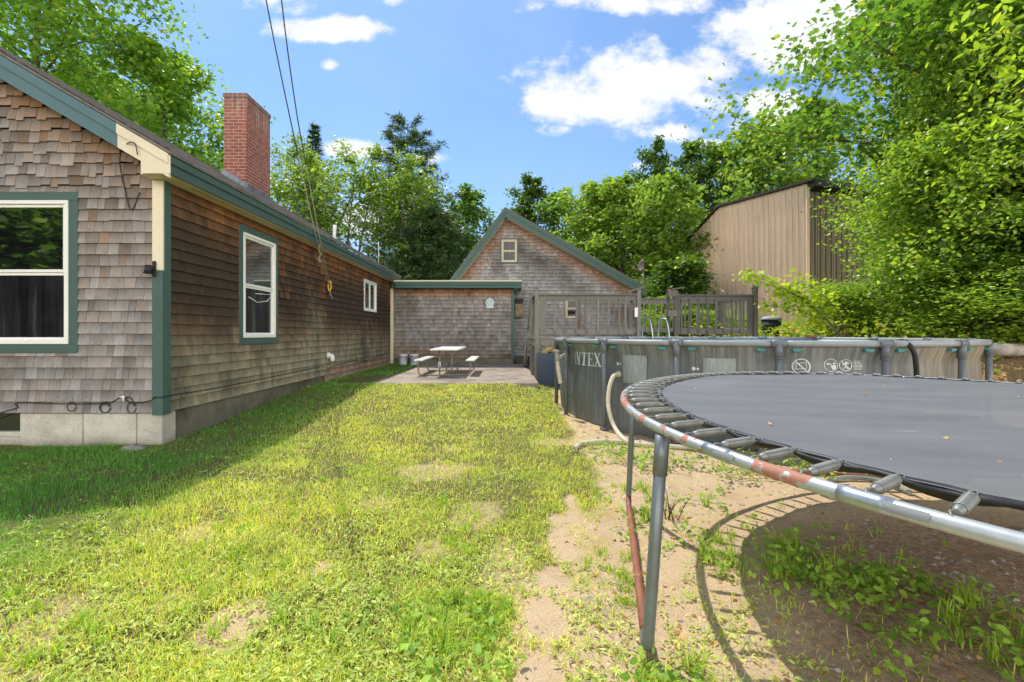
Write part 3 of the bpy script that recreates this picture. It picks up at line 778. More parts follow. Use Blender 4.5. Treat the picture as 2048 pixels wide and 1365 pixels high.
B(mb.build('fascia', M['green_worn']))
mb = MB(); mb.box(-3.9, px(1043, ya) + .02, ya - .03, 17.45, 3.142, 3.185); B(mb.build('roof', M['cream']))
mb = MB(); mb.box(-3.84, px(1043, ya) - .032, ya + .031, 17.4, 2.955, 2.97); B(mb.build('soffit', M['cream']))

# round thermometer dial
xt, zt2 = px(980, YB), dz(606, YB)
th = empty('thermometer', (xt, YB - .03, zt2), 'round white and blue thermometer dial hanging on the passage wall', 'thermometer')
def dial(r0, r1, y0, y1, n=32):
    m_ = MB(); V = []
    for (r, y) in ((r0, y0), (r1, y0), (r1, y1), (r0, y1)):
        for k in range(n): V.append((r * math.cos(2 * math.pi * k / n), y, r * math.sin(2 * math.pi * k / n)))
    Fs = []
    for i in range(4):
        for k in range(n): Fs.append((i * n + k, i * n + (k + 1) % n, ((i + 1) % 4) * n + (k + 1) % n, ((i + 1) % 4) * n + k))
    m_.add(V, Fs); return m_
dial(.0005, .155, -.012, .012).build('dial', M['bucket'], th)
mt_ring = weathered('dial_blue', (.10, .30, .36), (.2, .42, .46), .5, 20, .6, bumpy=0)
dial(.075, .098, -.0145, -.0125).build('ring', mt_ring, th); dial(.028, .042, -.0145, -.0125).build('ring', mt_ring, th); dial(.145, .158, -.017, -.0125).build('rim', mt_ring, th)
mb = MB()
for k in range(24):
    a = R(-40 + k * 260 / 23); mb.obox((.11 * math.cos(a), -.0145, .11 * math.sin(a)), (.132 * math.cos(a), -.0145, .132 * math.sin(a)), .008, .003, (0, 1, 0))
mb.build('scale_marks', mt_ring, th)
mb = MB(); mb.obox((0, -.018, 0), (.06, -.018, .05), .008, .003, (0, 1, 0)); mb.build('needle', M['black'], th)
mb = MB(); mb.box(-.13, .13, -.012, .01, -.19, -.135, .004); mb.build('bracket', M['bucket'], th)
mb = MB(); mb.tube([(0, 0, .15), (0, 0, .185)], .014, 8); mb.build('hanger', M['bucket'], th)

# white buckets
def bucket(x, y, label, k):
    e = empty('bucket', (x, y, float(.262)), label, 'bucket', 'white plastic buckets beside the house corner')
    mb = MB(); mb.lathe([(.0, .0), (.128, .0), (.132, .01), (.15, .30), (.158, .30), (.158, .325), (.152, .325), (.155, .35), (.162, .35), (.162, .365), (.150, .365), (.13, .02), (0, .02)], n=28); mb.build('pail', M['bucket'], e)
    mb = MB(); V = []; a0, a1 = R(-150), R(-55)
    for z in (.09, .24):
        for q in np.linspace(a0, a1, 10):
            r = .1335 + (z - .01) / .29 * .018 + .0015; V.append((r * math.cos(q), r * math.sin(q), z))
    mb.add(V, [(i, i + 1, i + 11, i + 10) for i in range(9)]); mb.build('paper_label', k, e)
    mb = MB(); mb.tube([(.165 * math.cos(t), -.02 - .15 * math.sin(t), .33 - .14 * math.sin(t)) for t in np.linspace(0, math.pi, 14)], .003, 6); mb.build('handle', M['steel'], e)
bucket(px(806.5, 15.72), 15.72, 'left white plastic bucket, the one nearer the house wall', weathered('pail_print', (.62, .66, .70), (.3, .42, .55), .5, 22, .8, bumpy=0))
bucket(px(828.5, 15.72), 15.72, 'right white plastic bucket with blue printed label', M['blue_print'])

# ------------------------------------------------------------------ garage
YG = 17.5; xa_, za_ = px(1010, YG), dz(417, 17.2)
sl_l, sl_r = 1.32, .564
gar = empty('garage', (.5, 20, .25), 'grey shingled garage with steep green trimmed gable behind the passage', 'garage')
def G(o):
    o.parent = gar; o.matrix_parent_inverse = Matrix.Translation(-gar.location); return o
XGL, XGR = px(876, YG), px(1276, YG)
def gtop(x): return za_ - (sl_l * (xa_ - x) if x < xa_ else sl_r * (x - xa_))
mb = MB(); mb.prism([(XGL, YG + .06, 0), (XGR, YG + .06, 0), (XGR, YG + .06, gtop(XGR) - .2), (xa_, YG + .06, za_ - .2), (XGL, YG + .06, gtop(XGL) - .2)], (0, 8, 0)); G(mb.build('wall', M['sheath']))
def gar_iv(v):
    z = .5 + v; a = max(XGL, xa_ - (za_ - .16 - z) / sl_l); b = min(XGR, xa_ + (za_ - .16 - z) / sl_r)
    return (a, b) if b - a > .1 else None
def gar_col(u, v):
    z = .5 + v; d = min((gtop(u) - z) * .6 if u < xa_ else (gtop(u) - z) * .87, 9); e = sstep(.95, .3, d + random.uniform(-.1, .1))
    c = lerp((.32, .305, .295), (.41, .395, .385), random.random()); c = lerp(c, (.31, .15, .075), float(e) * random.uniform(.6, .9))
    c = lerp(c, DARK, .75 * float(sstep(.5, .72, fbm(u, z, .5, 61))) * float(math.exp(-((d - 1.0) / .5) ** 2)))
    if u > 4.2: c = lerp(c, (.25, .14, .08), .4)
    return jit(c, .13)
gw = (px(1000, YG), px(1037, YG), dz(528, YG), dz(477, YG)); gw2 = (px(1131, YG), px(1160, YG), dz(637, YG), dz(598, YG))
G(shingle_wall('shingles', M['shingle'], None, (0, YG, .5), (1, 0, 0), (0, -1, 0), (0, za_ - .6), .132, gar_iv,
   [(a + .02, b - .02, c - .5 + .02, d - .5 - .02) for (a, b, c, d) in (gw, gw2)], gar_col, .08, .17, .028, lambda v: .006 if v < 3.2 else .02))
sash_window(G, 'x', gw[0], gw[1], gw[2], gw[3], YG, -1, True, M['green'], M['garage_win'], tw=.06, upper_glass=False)
sash_window(G, 'x', gw2[0], gw2[1], gw2[2], gw2[3], YG, -1, False, None, M['garage_win'], upper_glass=False)
yg = 17.2; XE2 = px(1292, yg); XE1 = xa_ - (za_ - dz(600, yg)) / sl_l
for lbl, xe, sl in (('l', XE1, sl_l), ('r', XE2, sl_r)):
    ze = gtop(xe); n = math.hypot(1, sl); dv = .30 * n / 1.0 * (.8 if sl > 1 else .9)
    mb = MB(); mb.prism([(xa_, yg, za_), (xe, yg, ze), (xe, yg, ze - dv), (xa_, yg, za_ - dv)], (0, .03, 0))
    mb.prism([(xa_, yg - .02, za_ + .002), (xe, yg - .02, ze + .002), (xe, yg - .02, ze - dv * .45), (xa_, yg - .02, za_ - dv * .45)], (0, .019, 0))
    G(mb.build('rake_board', M['green']))
    mb = MB(); mb.prism([(xa_, yg + .031, za_ - dv + .01), (xe, yg + .031, ze - dv + .01), (xe, yg + .031, ze - dv + .03), (xa_, yg + .031, za_ - dv + .03)], (0, .3, 0)); G(mb.build('soffit', M['cream']))
    mb = MB(); mb.prism([(xa_, yg - .03, za_ + .004), (xe * 1.0, yg - .03, ze + .004), (xe, yg - .03, ze + .044), (xa_, yg - .03, za_ + .044)], (0, 8.6, 0)); G(mb.build('roof', M['roofing']))
mb = MB(); mb.box(px(1028, YG), XGR, YG - .0, YG + .2, -.1, .48); G(mb.build('foundation', M['foundation_mossy']))
# meter box
e = empty('meter_box', (px(1037.5, 17.4), 17.4, dz(635, 17.4)), 'stained wooden box with black top on the wall right of the passage', 'box')
mb = MB(); mb.box(-.15, .15, -.12, .08, 0, .52, .01); mb.build('case', M['wood_box'], e)
mb = MB(); mb.box(-.165, .165, -.14, .08, .521, .70, .012); mb.build('hood', M['black'], e)
# satellite dish
e = empty('satellite_dish', (px(1281, 18), 18, gtop(px(1281, 18)) + .1), 'brown satellite dish on the right slope of the garage roof', 'satellite dish')
mb = MB(); mb.lathe([(0, .0), (.12, .012), (.25, .06), (.34, .12), (.345, .125), (.25, .075), (.12, .03), (0, .018)], n=24)
d = mb.build('reflector', M['dish'], e); d.location = (.1, 0, .85); d.rotation_euler = (R(8), R(-80), 0); d.scale = (.75, .75, .75)
mb = MB(); mb.tube(smooth_path([(-.15, 0, .0), (.1, .05, .3), (.15, .05, .8)]), .025, 8); mb.tube([(.05, -.0, .65), (-.3, -.15, .75)], .012, 6); mb.tube([(-.3, -.15, .72), (-.33, -.16, .82)], .035, 8); mb.tube([(-.35, 0, .25), (.12, .04, .35)], .014, 6); mb.build('arm', M['tube_tan'], e)

# ------------------------------------------------------------------ deck
deck = empty('deck', (3.4, 12.5, .2), 'weathered raised wooden deck with railings behind the pool', 'deck')
def D(o):
    o.parent = deck; o.matrix_parent_inverse = Matrix.Translation(-deck.location); return o
YD = 11.2; YDB = 13.8; ZD = 1.24; XD0, XD1 = px(1068, YD), px(1516, YD)
def wcol(): k = random.uniform(.75, 1.15); return (k, k * random.uniform(.95, 1.03), k * random.uniform(.9, 1.05))
mb = MB(); y = YD - .03
while y < YDB: mb.cur = wcol(); mb.box(XD0 - .02, XD1, y, y + .135, ZD - .035 + random.uniform(-.002, .002), ZD); y += .142
D(mb.build('floor', M['wood']))
mb = MB(); mb.cur = (1, 1, 1)
mb.box(XD0, XD1, YD - .005, YD + .035, ZD - .20, ZD - .037); mb.box(XD0 - .0, XD0 + .04, YD + .036, YDB, ZD - .2, ZD - .037); mb.box(XD0, XD1, YDB - .04, YDB, ZD - .2, ZD - .037)
D(mb.build('rim_joist', M['wood']))
def post(pxl, y, ytop, z0, w=.092, mat='wood', cap=True, x=None):
    x = px(pxl, y) if x is None else x; m_ = MB(); m_.cur = wcol(); zt_ = dz(ytop, y) if ytop else 2.4
    m_.box(x - w / 2, x + w / 2, y - w / 2, y + w / 2, z0, zt_, .006); o = D(m_.build('post', M[mat]))
    if cap:
        c = MB(); c.cur = wcol(); c.box(x - w * .68, x + w * .68, y - w * .68, y + w * .68, zt_, zt_ + .03, .006); c.box(x - w * .5, x + w * .5, y - w * .5, y + w * .5, zt_ + .03, zt_ + .06, .02); c.box(x - w * .56, x + w * .56, y - w * .56, y + w * .56, zt_ - .05, zt_ - .03, .004)
        k = c.build('post_cap', M[mat]); k.parent = o
    return o
yp = YD - .052
post(1073.5, yp, 577, .05); post(1277, yp, 579, ZD - .2, cap=False); post(1262.5, YD + .12, 588, ZD - .02, cap=False, w=.07); post(1352, yp, 582, ZD - .2, mat='wood_dark', cap=False); post(1510, yp, 577, ZD - .2, .1, 'wood_dark')
post(1336, YD + .15, 586, ZD - .02, .08, 'wood_dark', False); post(1063, 12.95, 590, .1); post(1158, YDB, 592, ZD - .02); post(1439, YDB, 602, ZD - .02, .12); post(1063, 12.0, 600, ZD, .06, cap=False)
for x_ in (1085, 1300, 1500): post(x_, YD + .1, 690, -.1, .09, cap=False)
for x_ in (1100, 1250, 1400): post(x_, YDB - .1, 684, -.1, .09, cap=False)
def rail(A, Bp, mat='wood', h=.12, t=.04, flat=True):
    m_ = MB(); m_.cur = wcol(); m_.obox(A, Bp, t, h); 
    if flat:
        u = Vector((0, 0, h / 2 + .02)); m_.obox(Vector(A) + u, Vector(Bp) + u, .13, .032)
    return D(m_.build('rail', M[mat]))
zt_, zb_ = dz(597, YD), dz(664, YD)
xl, xg0, xg1, xr = px(1078, YD), px(1276, YD), px(1353, YD), px(1506, YD)
rail((xl, YD - .03, zt_), (xg0, YD - .03, zt_)); rail((xl, YD - .03, zb_), (xg0 - .12, YD - .03, zb_), flat=False)
rail((xg1, YD - .03, zt_ - .01), (xr, YD - .03, zt_ - .01), 'wood_dark'); rail((xg1, YD - .03, zb_), (xr, YD - .03, zb_), 'wood_dark', flat=False)
zr2 = dz(604, YDB); zb2 = dz(660, YDB)
xbl, xbr = px(1158, YDB), px(1439, YDB)
rail((xbl, YDB - .02, zr2), (xbr, YDB - .02, zr2), h=.13, flat=True); rail((xbl, YDB - .02, zb2), (xbr, YDB - .02, zb2), flat=False)
rail((px(1510, YD) , YD + .05, zt_), (xbr + .0, YDB - .05, zr2 + .02)); rail((px(1510, YD), YD + .05, zb_), (xbr, YDB - .05, zb2), flat=False)
rail((px(1073.5, YD), YD, zt_), (px(1063, 12.95), 12.9, zt_)); rail((px(1073.5, YD), YD, zb_), (px(1063, 12.95), 12.9, zb_), flat=False)
rail((px(1060, 13), 13.0, zt_), (.70, 14.65, 1.5), flat=False)
def balus(x, y, z0, z1, mat='wood', w=.036, d=.036):
    m_ = MB(); m_.cur = wcol(); q = random.uniform(-.006, .006); m_.obox((x, y, z0), (x + q, y, z1), w, d, (0, 1, 0)); return D(m_.build('baluster', M[mat]))
for p_ in (1109, 1129, 1151.5, 1172.5, 1195, 1216, 1237, 1249): balus(px(p_, YD), YD - .075, zb_ - .03, zt_ - .02, w=.038)
for p_ in (1361, 1376, 1395, 1412, 1429, 1445, 1461, 1478): balus(px(p_, YD), YD - .075, zb_ - .03, zt_ - .02, 'wood_dark', w=.036)
m_ = MB(); m_.cur = (.9, .9, .85); x0 = px(1079, YD); m_.box(x0, x0 + .15, YD - .055, YD - .03, zb_ - .03, zt_ + .03); D(m_.build('board', M['wood']))
m_ = MB(); m_.cur = (.8, .8, .85); x0 = px(1495, YD); m_.box(x0, x0 + .15, YD - .055, YD - .03, zb_ - .03, zt_ + .03); D(m_.build('board', M['wood_dark']))
for k in range(22):
    x = xbl + .17 + k * .178
    if x < xbr - .08: balus(x, YDB - .05, zb2 - .03, zr2 - .02, w=.034)
for k in range(9):
    t = (k + .7) / 9.6; xx = px(1510, YD) * (1 - t) + xbr * t; balus(xx, YD * (1 - t) + YDB * t, zb_ * (1 - t) + zb2 * t, zt_ * (1 - t) + zr2 * t, w=.034)
for k in range(6):
    t = (k + .6) / 6.6; balus(px(1073.5, YD) * (1 - t) + px(1063, 12.95) * t, YD + (12.9 - YD) * t, zb_, zt_, w=.034)
# caps, gate blocks, braces, stairs
m_ = MB(); m_.cur = wcol(); m_.obox((px(1252, YD), YD - .06, dz(585, YD)), (px(1286, YD), YD - .06, dz(575, YD)), .16, .035); D(m_.build('cap_board', M['wood']))
m_ = MB(); m_.cur = (1.1, 1.0, .95); m_.box(px(1333, YD), px(1350.5, YD), YD - .13, YD - .085, dz(595, YD), dz(582, YD), .006); m_.obox((px(1333, YD), YD - .05, dz(581, YD)), (px(1366, YD), YD - .05, dz(576, YD)), .15, .03); D(m_.build('gate_block', M['wood_dark']))
m_ = MB(); m_.cur = (1.3, 1.2, 1.15); m_.box(px(1333, YD), px(1350.5, YD), YD - .14, YD - .1, dz(634, YD), dz(622, YD), .006); D(m_.build('gate_block', M['wood_dark']))
m_ = MB(); m_.box(px(1266.5, YD), px(1272.5, YD), YD - .14, YD - .12, dz(635, YD), dz(616, YD), .004); D(m_.build('latch_plate', M['white']))
m_ = MB(); m_.obox((px(1083, YD), YD + .06, dz(709, YD)), (px(1110, YD), YD + .06, dz(688, YD)), .04, .1); m_.obox((px(1083, YD) , YD + .12, dz(700, YD)), (px(1113, YD), YD + .12, dz(700, YD)), .03, .1); D(m_.build('brace', M['wood_new']))
m_ = MB(); m_.cur = wcol()
for xx in (.60, 1.55): m_.obox((xx, 13.1, ZD - .15), (xx, 14.75, .28), .045, .24)
D(m_.build('stringer', M['wood']))
for k in range(5):
    m_ = MB(); m_.cur = wcol(); z = ZD - .19 * (k + 1); m_.box(.58, 1.57, 13.82 + k * .23 - .02, 13.82 + k * .23 + .24, z - .04, z, .006); D(m_.build('tread', M['wood']))
post(1058, 14.7, 657, .15, .085); post(1066, 11.9, 680, .05, .1, cap=False)
m_ = MB(); m_.cur = (1, .8, .7); m_.obox((2.05, 13.4, ZD), (2.2, 13.35, ZD + .62), .09, .04); D(m_.build('loose_plank', M['red_rust']))

# slate board leaning on the deck
mb = MB(); b0, b1 = px(1074, 10.95), px(1074, 10.95) + .66
mb.prism([(b0, 10.86, .02), (b1, 10.86, .02), (b1, 11.10, .86), (b0, 11.10, .86)], (0, .02, .006))
tag(mb.build('panel_board', M['board']), 'flat slate blue board leaning under the deck corner', 'board')

# ------------------------------------------------------------------ pool
PC = np.array([3.95, 7.92]); PR = 3.05; PZ = .015; PT = 1.235
pool = empty('swimming_pool', (PC[0], PC[1], PZ), 'round above-ground pool with wood-grain print walls and grey frame', 'pool')
nl = 18; LA = [R(172 + 20 * k) for k in range(nl)]
def wallr(a, z):
    """liner bulges between legs and leans in under the rim"""
    k = ((math.degrees(a) - 172) / 20.0) % 1.0
    bul = math.sin(math.pi * k); t = z / (PT - PZ)
    return PR - .10 + .06 * bul * math.sin(math.pi * min(1, t * 1.0)) ** .7 - .05 * max(0, t - .85) / .15 * 0 + .012 * math.sin(a * 37 + z * 5)
mb = MB(); nA, nZ = 360, 16; V = []; UV = []
for j in range(nZ + 1):
    t = j / nZ; z = t * (PT - PZ - .03)
    for i in range(nA + 1):
        a = 2 * math.pi * i / nA; r = wallr(a, z) + (.085 * ((t - .86) / .14) if t > .86 else 0)
        V.append((r * math.cos(a), r * math.sin(a), z)); UV.append((a * PR, z))
q = []; 
for j in range(nZ):
    for i in range(nA): q.append((j * (nA + 1) + i, j * (nA + 1) + i + 1, (j + 1) * (nA + 1) + i + 1, (j + 1) * (nA + 1) + i))
q = np.array(q); me = np_mesh('pool_wall', np.array(V), q.ravel(), np.arange(len(q)) * 4, np.full(len(q), 4), None, np.array(UV)[q.ravel()], True)
wallo = link('wall', me, M['pool'], pool)
mb = MB(); mb.lathe([(PR - .16, .02), (PR - .16, PT - PZ - .12), (PR - .03, PT - PZ - .01)], n=72); mb.build('liner', M['liner'], pool)
mb = MB(); mb.lathe([(PR - .17, .98), (0.001, .98)], n=72); mb.build('water', M['water'], pool)
for k in range(nl):
    a = LA[k]; a2 = LA[k] + R(20); zr = PT - PZ
    mb = MB(); pts = [(PR * math.cos(t), PR * math.sin(t), zr) for t in np.linspace(a + R(1.35), a2 - R(1.35), 9)]
    mb.tube(pts, .036, 12); o = mb.build('top_rail', M['rail_grey'], pool)
    for t0, sg in ((a + R(2.4), 1), (a2 - R(2.4), -1)):
        mb = MB(); t1 = t0 + sg * R(1.9); pa = lambda t, r, z: (r * math.cos(t), r * math.sin(t), z)
        mb.add([pa(t0, PR + .03, zr - .055), pa(t1, PR + .03, zr - .055), pa(t1 - sg * R(.5), PR + .015, zr - .085), pa(t0 + sg * R(.2), PR + .015, zr - .085),
                pa(t0, PR - .03, zr - .05), pa(t1, PR - .03, zr - .05), pa(t1 - sg * R(.5), PR - .03, zr - .085), pa(t0 + sg * R(.2), PR - .03, zr - .085)],
               [(0, 1, 2, 3), (7, 6, 5, 4), (0, 4, 5, 1), (3, 2, 6, 7), (0, 3, 7, 4), (1, 5, 6, 2)])
        o2 = mb.build('rail_clip', M['teal'], o)
    lg = MB(); ca, sa = math.cos(a), math.sin(a); r1 = PR + .005
    lg.tube([(r1 * ca, r1 * sa, zr - .09), (r1 * ca + .0 * ca, r1 * sa, .03)], .033, 10); lg.tube([((r1) * ca, (r1) * sa, .035), (r1 * ca, r1 * sa, .0)], .06, 10)
    lo = lg.build('leg', M['frame_grey'], pool)
    j = MB(); j.tube([(PR * math.cos(t), PR * math.sin(t), zr) for t in np.linspace(a - R(1.4), a + R(1.4), 4)], .046, 12); j.tube([(r1 * ca, r1 * sa, zr), (r1 * ca, r1 * sa, zr - .16)], .042, 10); j.tube([(r1 * ca, r1 * sa, zr - .155), (r1 * ca, r1 * sa, zr - .168)], .047, 10)
    o3 = j.build('joint', M['frame_grey'], lo); o3.parent = lo
# seam band low on the wall
mb = MB(); V = []; 
for z in (.33, .36):
    for i in range(200): 
        a = R(170) + R(150) * i / 199; r = wallr(a, z) + .004; V.append((r * math.cos(a), r * math.sin(a), z + .012 * math.sin(i * .4)))
mb.add(V, [(i, i + 1, i + 201, i + 200) for i in range(199)]); mb.build('seam_band', M['frame_grey'], pool)
# prints: ang in degrees around the pool, s along the wall (m), z height
def onwall(ang, s, z, lift=.006):
    a = R(ang) + s / PR; t_ = z / (PT - PZ - .03); r = wallr(a, z) + lift + (.085 * ((t_ - .86) / .14) if t_ > .86 else 0); return (r * math.cos(a), r * math.sin(a), z)
def ang_of(pxl):
    t = (pxl - 1012) / 910; d = np.array([t, 1.0]); a = d @ d; b = -2 * d @ PC; c = PC @ PC - (PR - .06) ** 2
    Zz = (-b - math.sqrt(b * b - 4 * a * c)) / (2 * a); P = d * Zz - PC; return math.degrees(math.atan2(P[1], P[0])) % 360, Zz
def zof(py, Zz): return 1.35 - (py - 667) / 910 * Zz - PZ
def strip_quads(mb, ang, quads):
    for q_ in quads:
        mb.add([onwall(ang, s, z) for (s, z) in q_], [tuple(range(len(q_)))])
# lettering, each glyph drawn with flat strokes (serif capitals)
def glyph(ch):
    w, st, sf, T = .62, .17, .06, 1.0
    I = lambda x: [[(x, 0), (x + st, 0), (x + st, T), (x, T)]]
    S = lambda x0, x1, y: [[(x0, y), (x1, y), (x1, y + sf), (x0, y + sf)]]
    if ch == 'I': return [[(.09, 0), (.30, 0), (.30, T), (.09, T)]] + S(0, .39, 0) + S(0, .39, T - sf), .52
    if ch == 'N': return [[(.12, 0), (.23, 0), (.23, T), (.12, T)], [(.62, 0), (.72, 0), (.72, T), (.62, T)], [(.14, T), (.32, T), (.72, 0), (.56, 0)]] + S(.06, .29, 0) + S(.04, .2, T - sf) + S(.52, .82, T - sf), .88
    if ch == 'T': return I(.27) + S(0, .72, T - .09) + S(.16, .55, 0) + [[(0, .72), (.05, .72), (.07, T), (0, T)], [(.67, .72), (.72, .72), (.72, T), (.65, T)]], .76
    if ch == 'E': return I(.08) + S(0, .62, T - .08) + S(0, .66, 0) + S(.2, .48, .48) + [[(.57, .74), (.62, .74), (.62, T), (.56, T)], [(.61, 0), (.66, 0), (.68, .28), (.63, .28)], [(.44, .36), (.48, .36), (.48, .66), (.44, .66)]], .74
    if ch == 'X': return [[(.08, T), (.30, T), (.78, 0), (.56, 0)], [(.62, T), (.70, T), (.20, 0), (.11, 0)]] + S(0, .36, T - sf) + S(.5, .82, T - sf) + S(0, .3, 0) + S(.46, .86, 0), .88
a0_, z0_ = ang_of(1148); a1_, z1_ = ang_of(1204)
tot = sum(glyph(c)[1] for c in 'INTEX'); span = R(a1_ - a0_) * PR; kx = span / tot
hh = zof(703, z0_), zof(728, z0_)
mb = MB(); s0 = 0
for chh in 'INTEX':
    polys, adv = glyph(chh)
    for pl in polys:
        mb.add([onwall(a0_, (s0 + x) * kx, hh[1] + y * (hh[0] - hh[1]), .005 + .0004 * (len(mb.f) % 7)) for (x, y) in pl], [tuple(range(len(pl)))])
    s0 += adv
mb.build('lettering', M['print'], pool, fix=False)
def wall_rect(name, p0, p1, py0, py1, mat):
    A, Za = ang_of(p0); Bq, Zb = ang_of(p1); m_ = MB(); n = 12; V = []
    zc = (Za + Zb) / 2; z1, z0 = zof(py0, zc), zof(py1, zc)
    for z in np.linspace(z0, z1, 7):
        for i in range(n + 1): V.append(onwall(A, R(Bq - A) * PR * i / n, z, .012))
    m_.add(V, [(k * (n + 1) + i, k * (n + 1) + i + 1, k * (n + 1) + i + n + 2, k * (n + 1) + i + n + 1) for k in range(6) for i in range(n)], True); return m_.build(name, mat, pool, fix=False)
def m_sticker():
    m, nt, out = nodes('faded_safety_text')
    b = N(nt, 'BsdfPrincipled'); b.inputs['Roughness'].default_value = .6
    tc = N(nt, 'TexCoord').outputs['Object']; n = noise(nt, tc, 1.0, 2, .6, (50, 50, 4)); l = N(nt, 'TexWave', wave_type='BANDS', bands_direction='Z'); l.inputs['Scale'].default_value = 22; L(nt, tc, l.inputs[0])
    g = noise(nt, tc, 1.0, 4, .7, (26, 26, 2))
    c = mixc(nt, ramp(nt, g, [(.35, 0.0), (.65, 1.0)]), (.20, .225, .22), (.28, .305, .30)); tx = N(nt, 'Math', operation='MULTIPLY'); L(nt, ramp(nt, n, [(.45, 0.0), (.55, 1.0)]), tx.inputs[0]); L(nt, l.outputs[1], tx.inputs[1])
    L(nt, mixc(nt, tx.outputs[0], c, (.17, .19, .185)), b.inputs['Base Color']); L(nt, b.outputs[0], out.inputs[0]); return m
stk = m_sticker()
wall_rect('warning_panel', 1247, 1294, 711, 767, stk); wall_rect('warning_panel', 1407, 1472, 717, 775, stk)
def ring_print(mb, pxl, py, r, w, n=28, a0=0, a1=360):
    A, Zz = ang_of(pxl); zc = zof(py, Zz)
    for i in range(n):
        t0, t1 = R(a0 + (a1 - a0) * i / n), R(a0 + (a1 - a0) * (i + 1) / n)
        mb.add([onwall(A, rr * math.cos(t), zc + rr * math.sin(t)) for (rr, t) in ((r - w, t0), (r, t0), (r, t1), (r - w, t1))], [(0, 1, 2, 3)])
    return A, zc
def stroke(mb, A, zc, x0, y0, x1, y1, w):
    d = math.hypot(x1 - x0, y1 - y0); nx, ny = -(y1 - y0) / d * w / 2, (x1 - x0) / d * w / 2; n = 4
    for i in range(n):
        xa, ya, xb, yb = x0 + (x1 - x0) * i / n, y0 + (y1 - y0) * i / n, x0 + (x1 - x0) * (i + 1) / n, y0 + (y1 - y0) * (i + 1) / n
        mb.add([onwall(A, x, zc + y, .0068) for (x, y) in ((xa + nx, ya + ny), (xb + nx, yb + ny), (xb - nx, yb - ny), (xa - nx, ya - ny))], [(0, 1, 2, 3)])
def disc(mb, A, zc, x, y, r): mb.add([onwall(A, x + r * math.cos(t), zc + y + r * math.sin(t), .0062) for t in np.linspace(0, 2 * math.pi, 12, endpoint=False)], [tuple(range(12))])
mb = MB(); A, zc = ring_print(mb, 1602.5, 733.5, .090, .014); stroke(mb, A, zc, -.06, .06, .06, -.06, .013)
for (x0, y0, x1, y1) in ((-.05, .03, .045, .045), (-.05, .03, -.05, -.03), (.045, .045, .05, -.02), (-.05, -.03, .05, -.02), (-.06, -.02, -.03, -.035)): stroke(mb, A, zc, x0, y0, x1, y1, .006)
mb.build('no_jumping_symbol', M['print'], pool, fix=False)
mb = MB(); A, zc = ring_print(mb, 1662, 731, .071, .006); disc(mb, A, zc, .035, .02, .012)
stroke(mb, A, zc, -.045, .012, .01, .012, .008); stroke(mb, A, zc, -.04, .024, -.01, .012, .006); mb.add([onwall(A, x, zc + y) for (x, y) in ((0, 0), (.055, 0), (.05, -.04), (.02, -.05), (0, -.02))], [(0, 1, 2, 3, 4)])
mb.build('swimmer_symbol', M['print'], pool, fix=False)
mb = MB(); A, zc = ring_print(mb, 1691, 731, .066, .008); stroke(mb, A, zc, -.045, .045, .045, -.045, .008); disc(mb, A, zc, .005, .03, .012)
for (x0, y0, x1, y1) in ((0, .02, -.005, -.015), (-.005, -.015, -.03, -.045), (-.005, -.015, .025, -.04), (0, .015, .035, .025), (0, .015, -.035, .01)): stroke(mb, A, zc, x0, y0, x1, y1, .011)
mb.build('no_diving_symbol', M['print'], pool, fix=False)
mb = MB(); A, zc = ring_print(mb, 1678, 755, .066, .007); stroke(mb, A, zc, -.04, .045, .04, -.045, .006); stroke(mb, A, zc, .04, .045, 0, 0, .006)
for dx in (-.13, .14): 
    for t in range(10): 
        a_, b_ = R(36 * t), R(36 * t + 36); stroke(mb, A, zc, dx + .03 * math.cos(a_), -.02 + .03 * math.sin(a_), dx + .03 * math.cos(b_), -.02 + .03 * math.sin(b_), .005)
mb.build('safety_symbol', M['print'], pool, fix=False)
mb = MB(); A, Zz = ang_of(1706); zc = zof(731, Zz)
for k in range(7): stroke(mb, A, zc, 0, .045 - k * .015, random.uniform(.07, .11), .045 - k * .015, .005)
mb.build('small_print', M['print'], pool, fix=False)
for pxl, py in ((1234, 728), (1387, 738)):
    A, Zz = ang_of(pxl); zc = zof(py, Zz); mb = MB(); 
    r_ = .024; mb.add([onwall(A, r_ * math.cos(t), zc + r_ * math.sin(t), .01) for t in np.linspace(0, 2 * math.pi, 14, endpoint=False)], [tuple(range(14))]); 
    mb.add([onwall(A, .05 + .016 * math.cos(t), zc + .016 * math.sin(t), .008) for t in np.linspace(0, 2 * math.pi, 10, endpoint=False)], [tuple(range(10))]); mb.build('valve_mark', M['print'], pool, fix=False)
# outlet valve and cream pipe at the left end
mb = MB(); A, Zz = ang_of(1131); P0 = np.array(onwall(196, 0, 1.0)) + [PC[0], PC[1], PZ]
def world(p): return (p[0] - PC[0], p[1] - PC[1], p[2] - PZ)
yv = 7.5
vx = [P2(1135, 647, yv), P2(1124, 650, yv), P2(1114, 652, yv)]
vx = [P2(1136, 705, 7.35), P2(1124, 713, 7.25), P2(1115, 716, 7.2)]
mb.tube([world(p) for p in vx], .028, 10); mb.tube([world(P2(1113.5, 702, 7.2)), world(P2(1115, 722, 7.2))], .036, 10); mb.tube([world(P2(1113.5, 700, 7.2)), world(P2(1113.5, 706, 7.2))], .045, 10)
vo = mb.build('valve', M['stone'], pool)
mb = MB(); mb.tube([world(p) for p in smooth_path([P2(1115, 722, 7.2), P2(1116.5, 736, 7.17), P2(1121, 768, 7.12)])], [.03] * 6 + [.034] * 6 + [.03], 10); mb.build('pipe', M['hose'], pool)
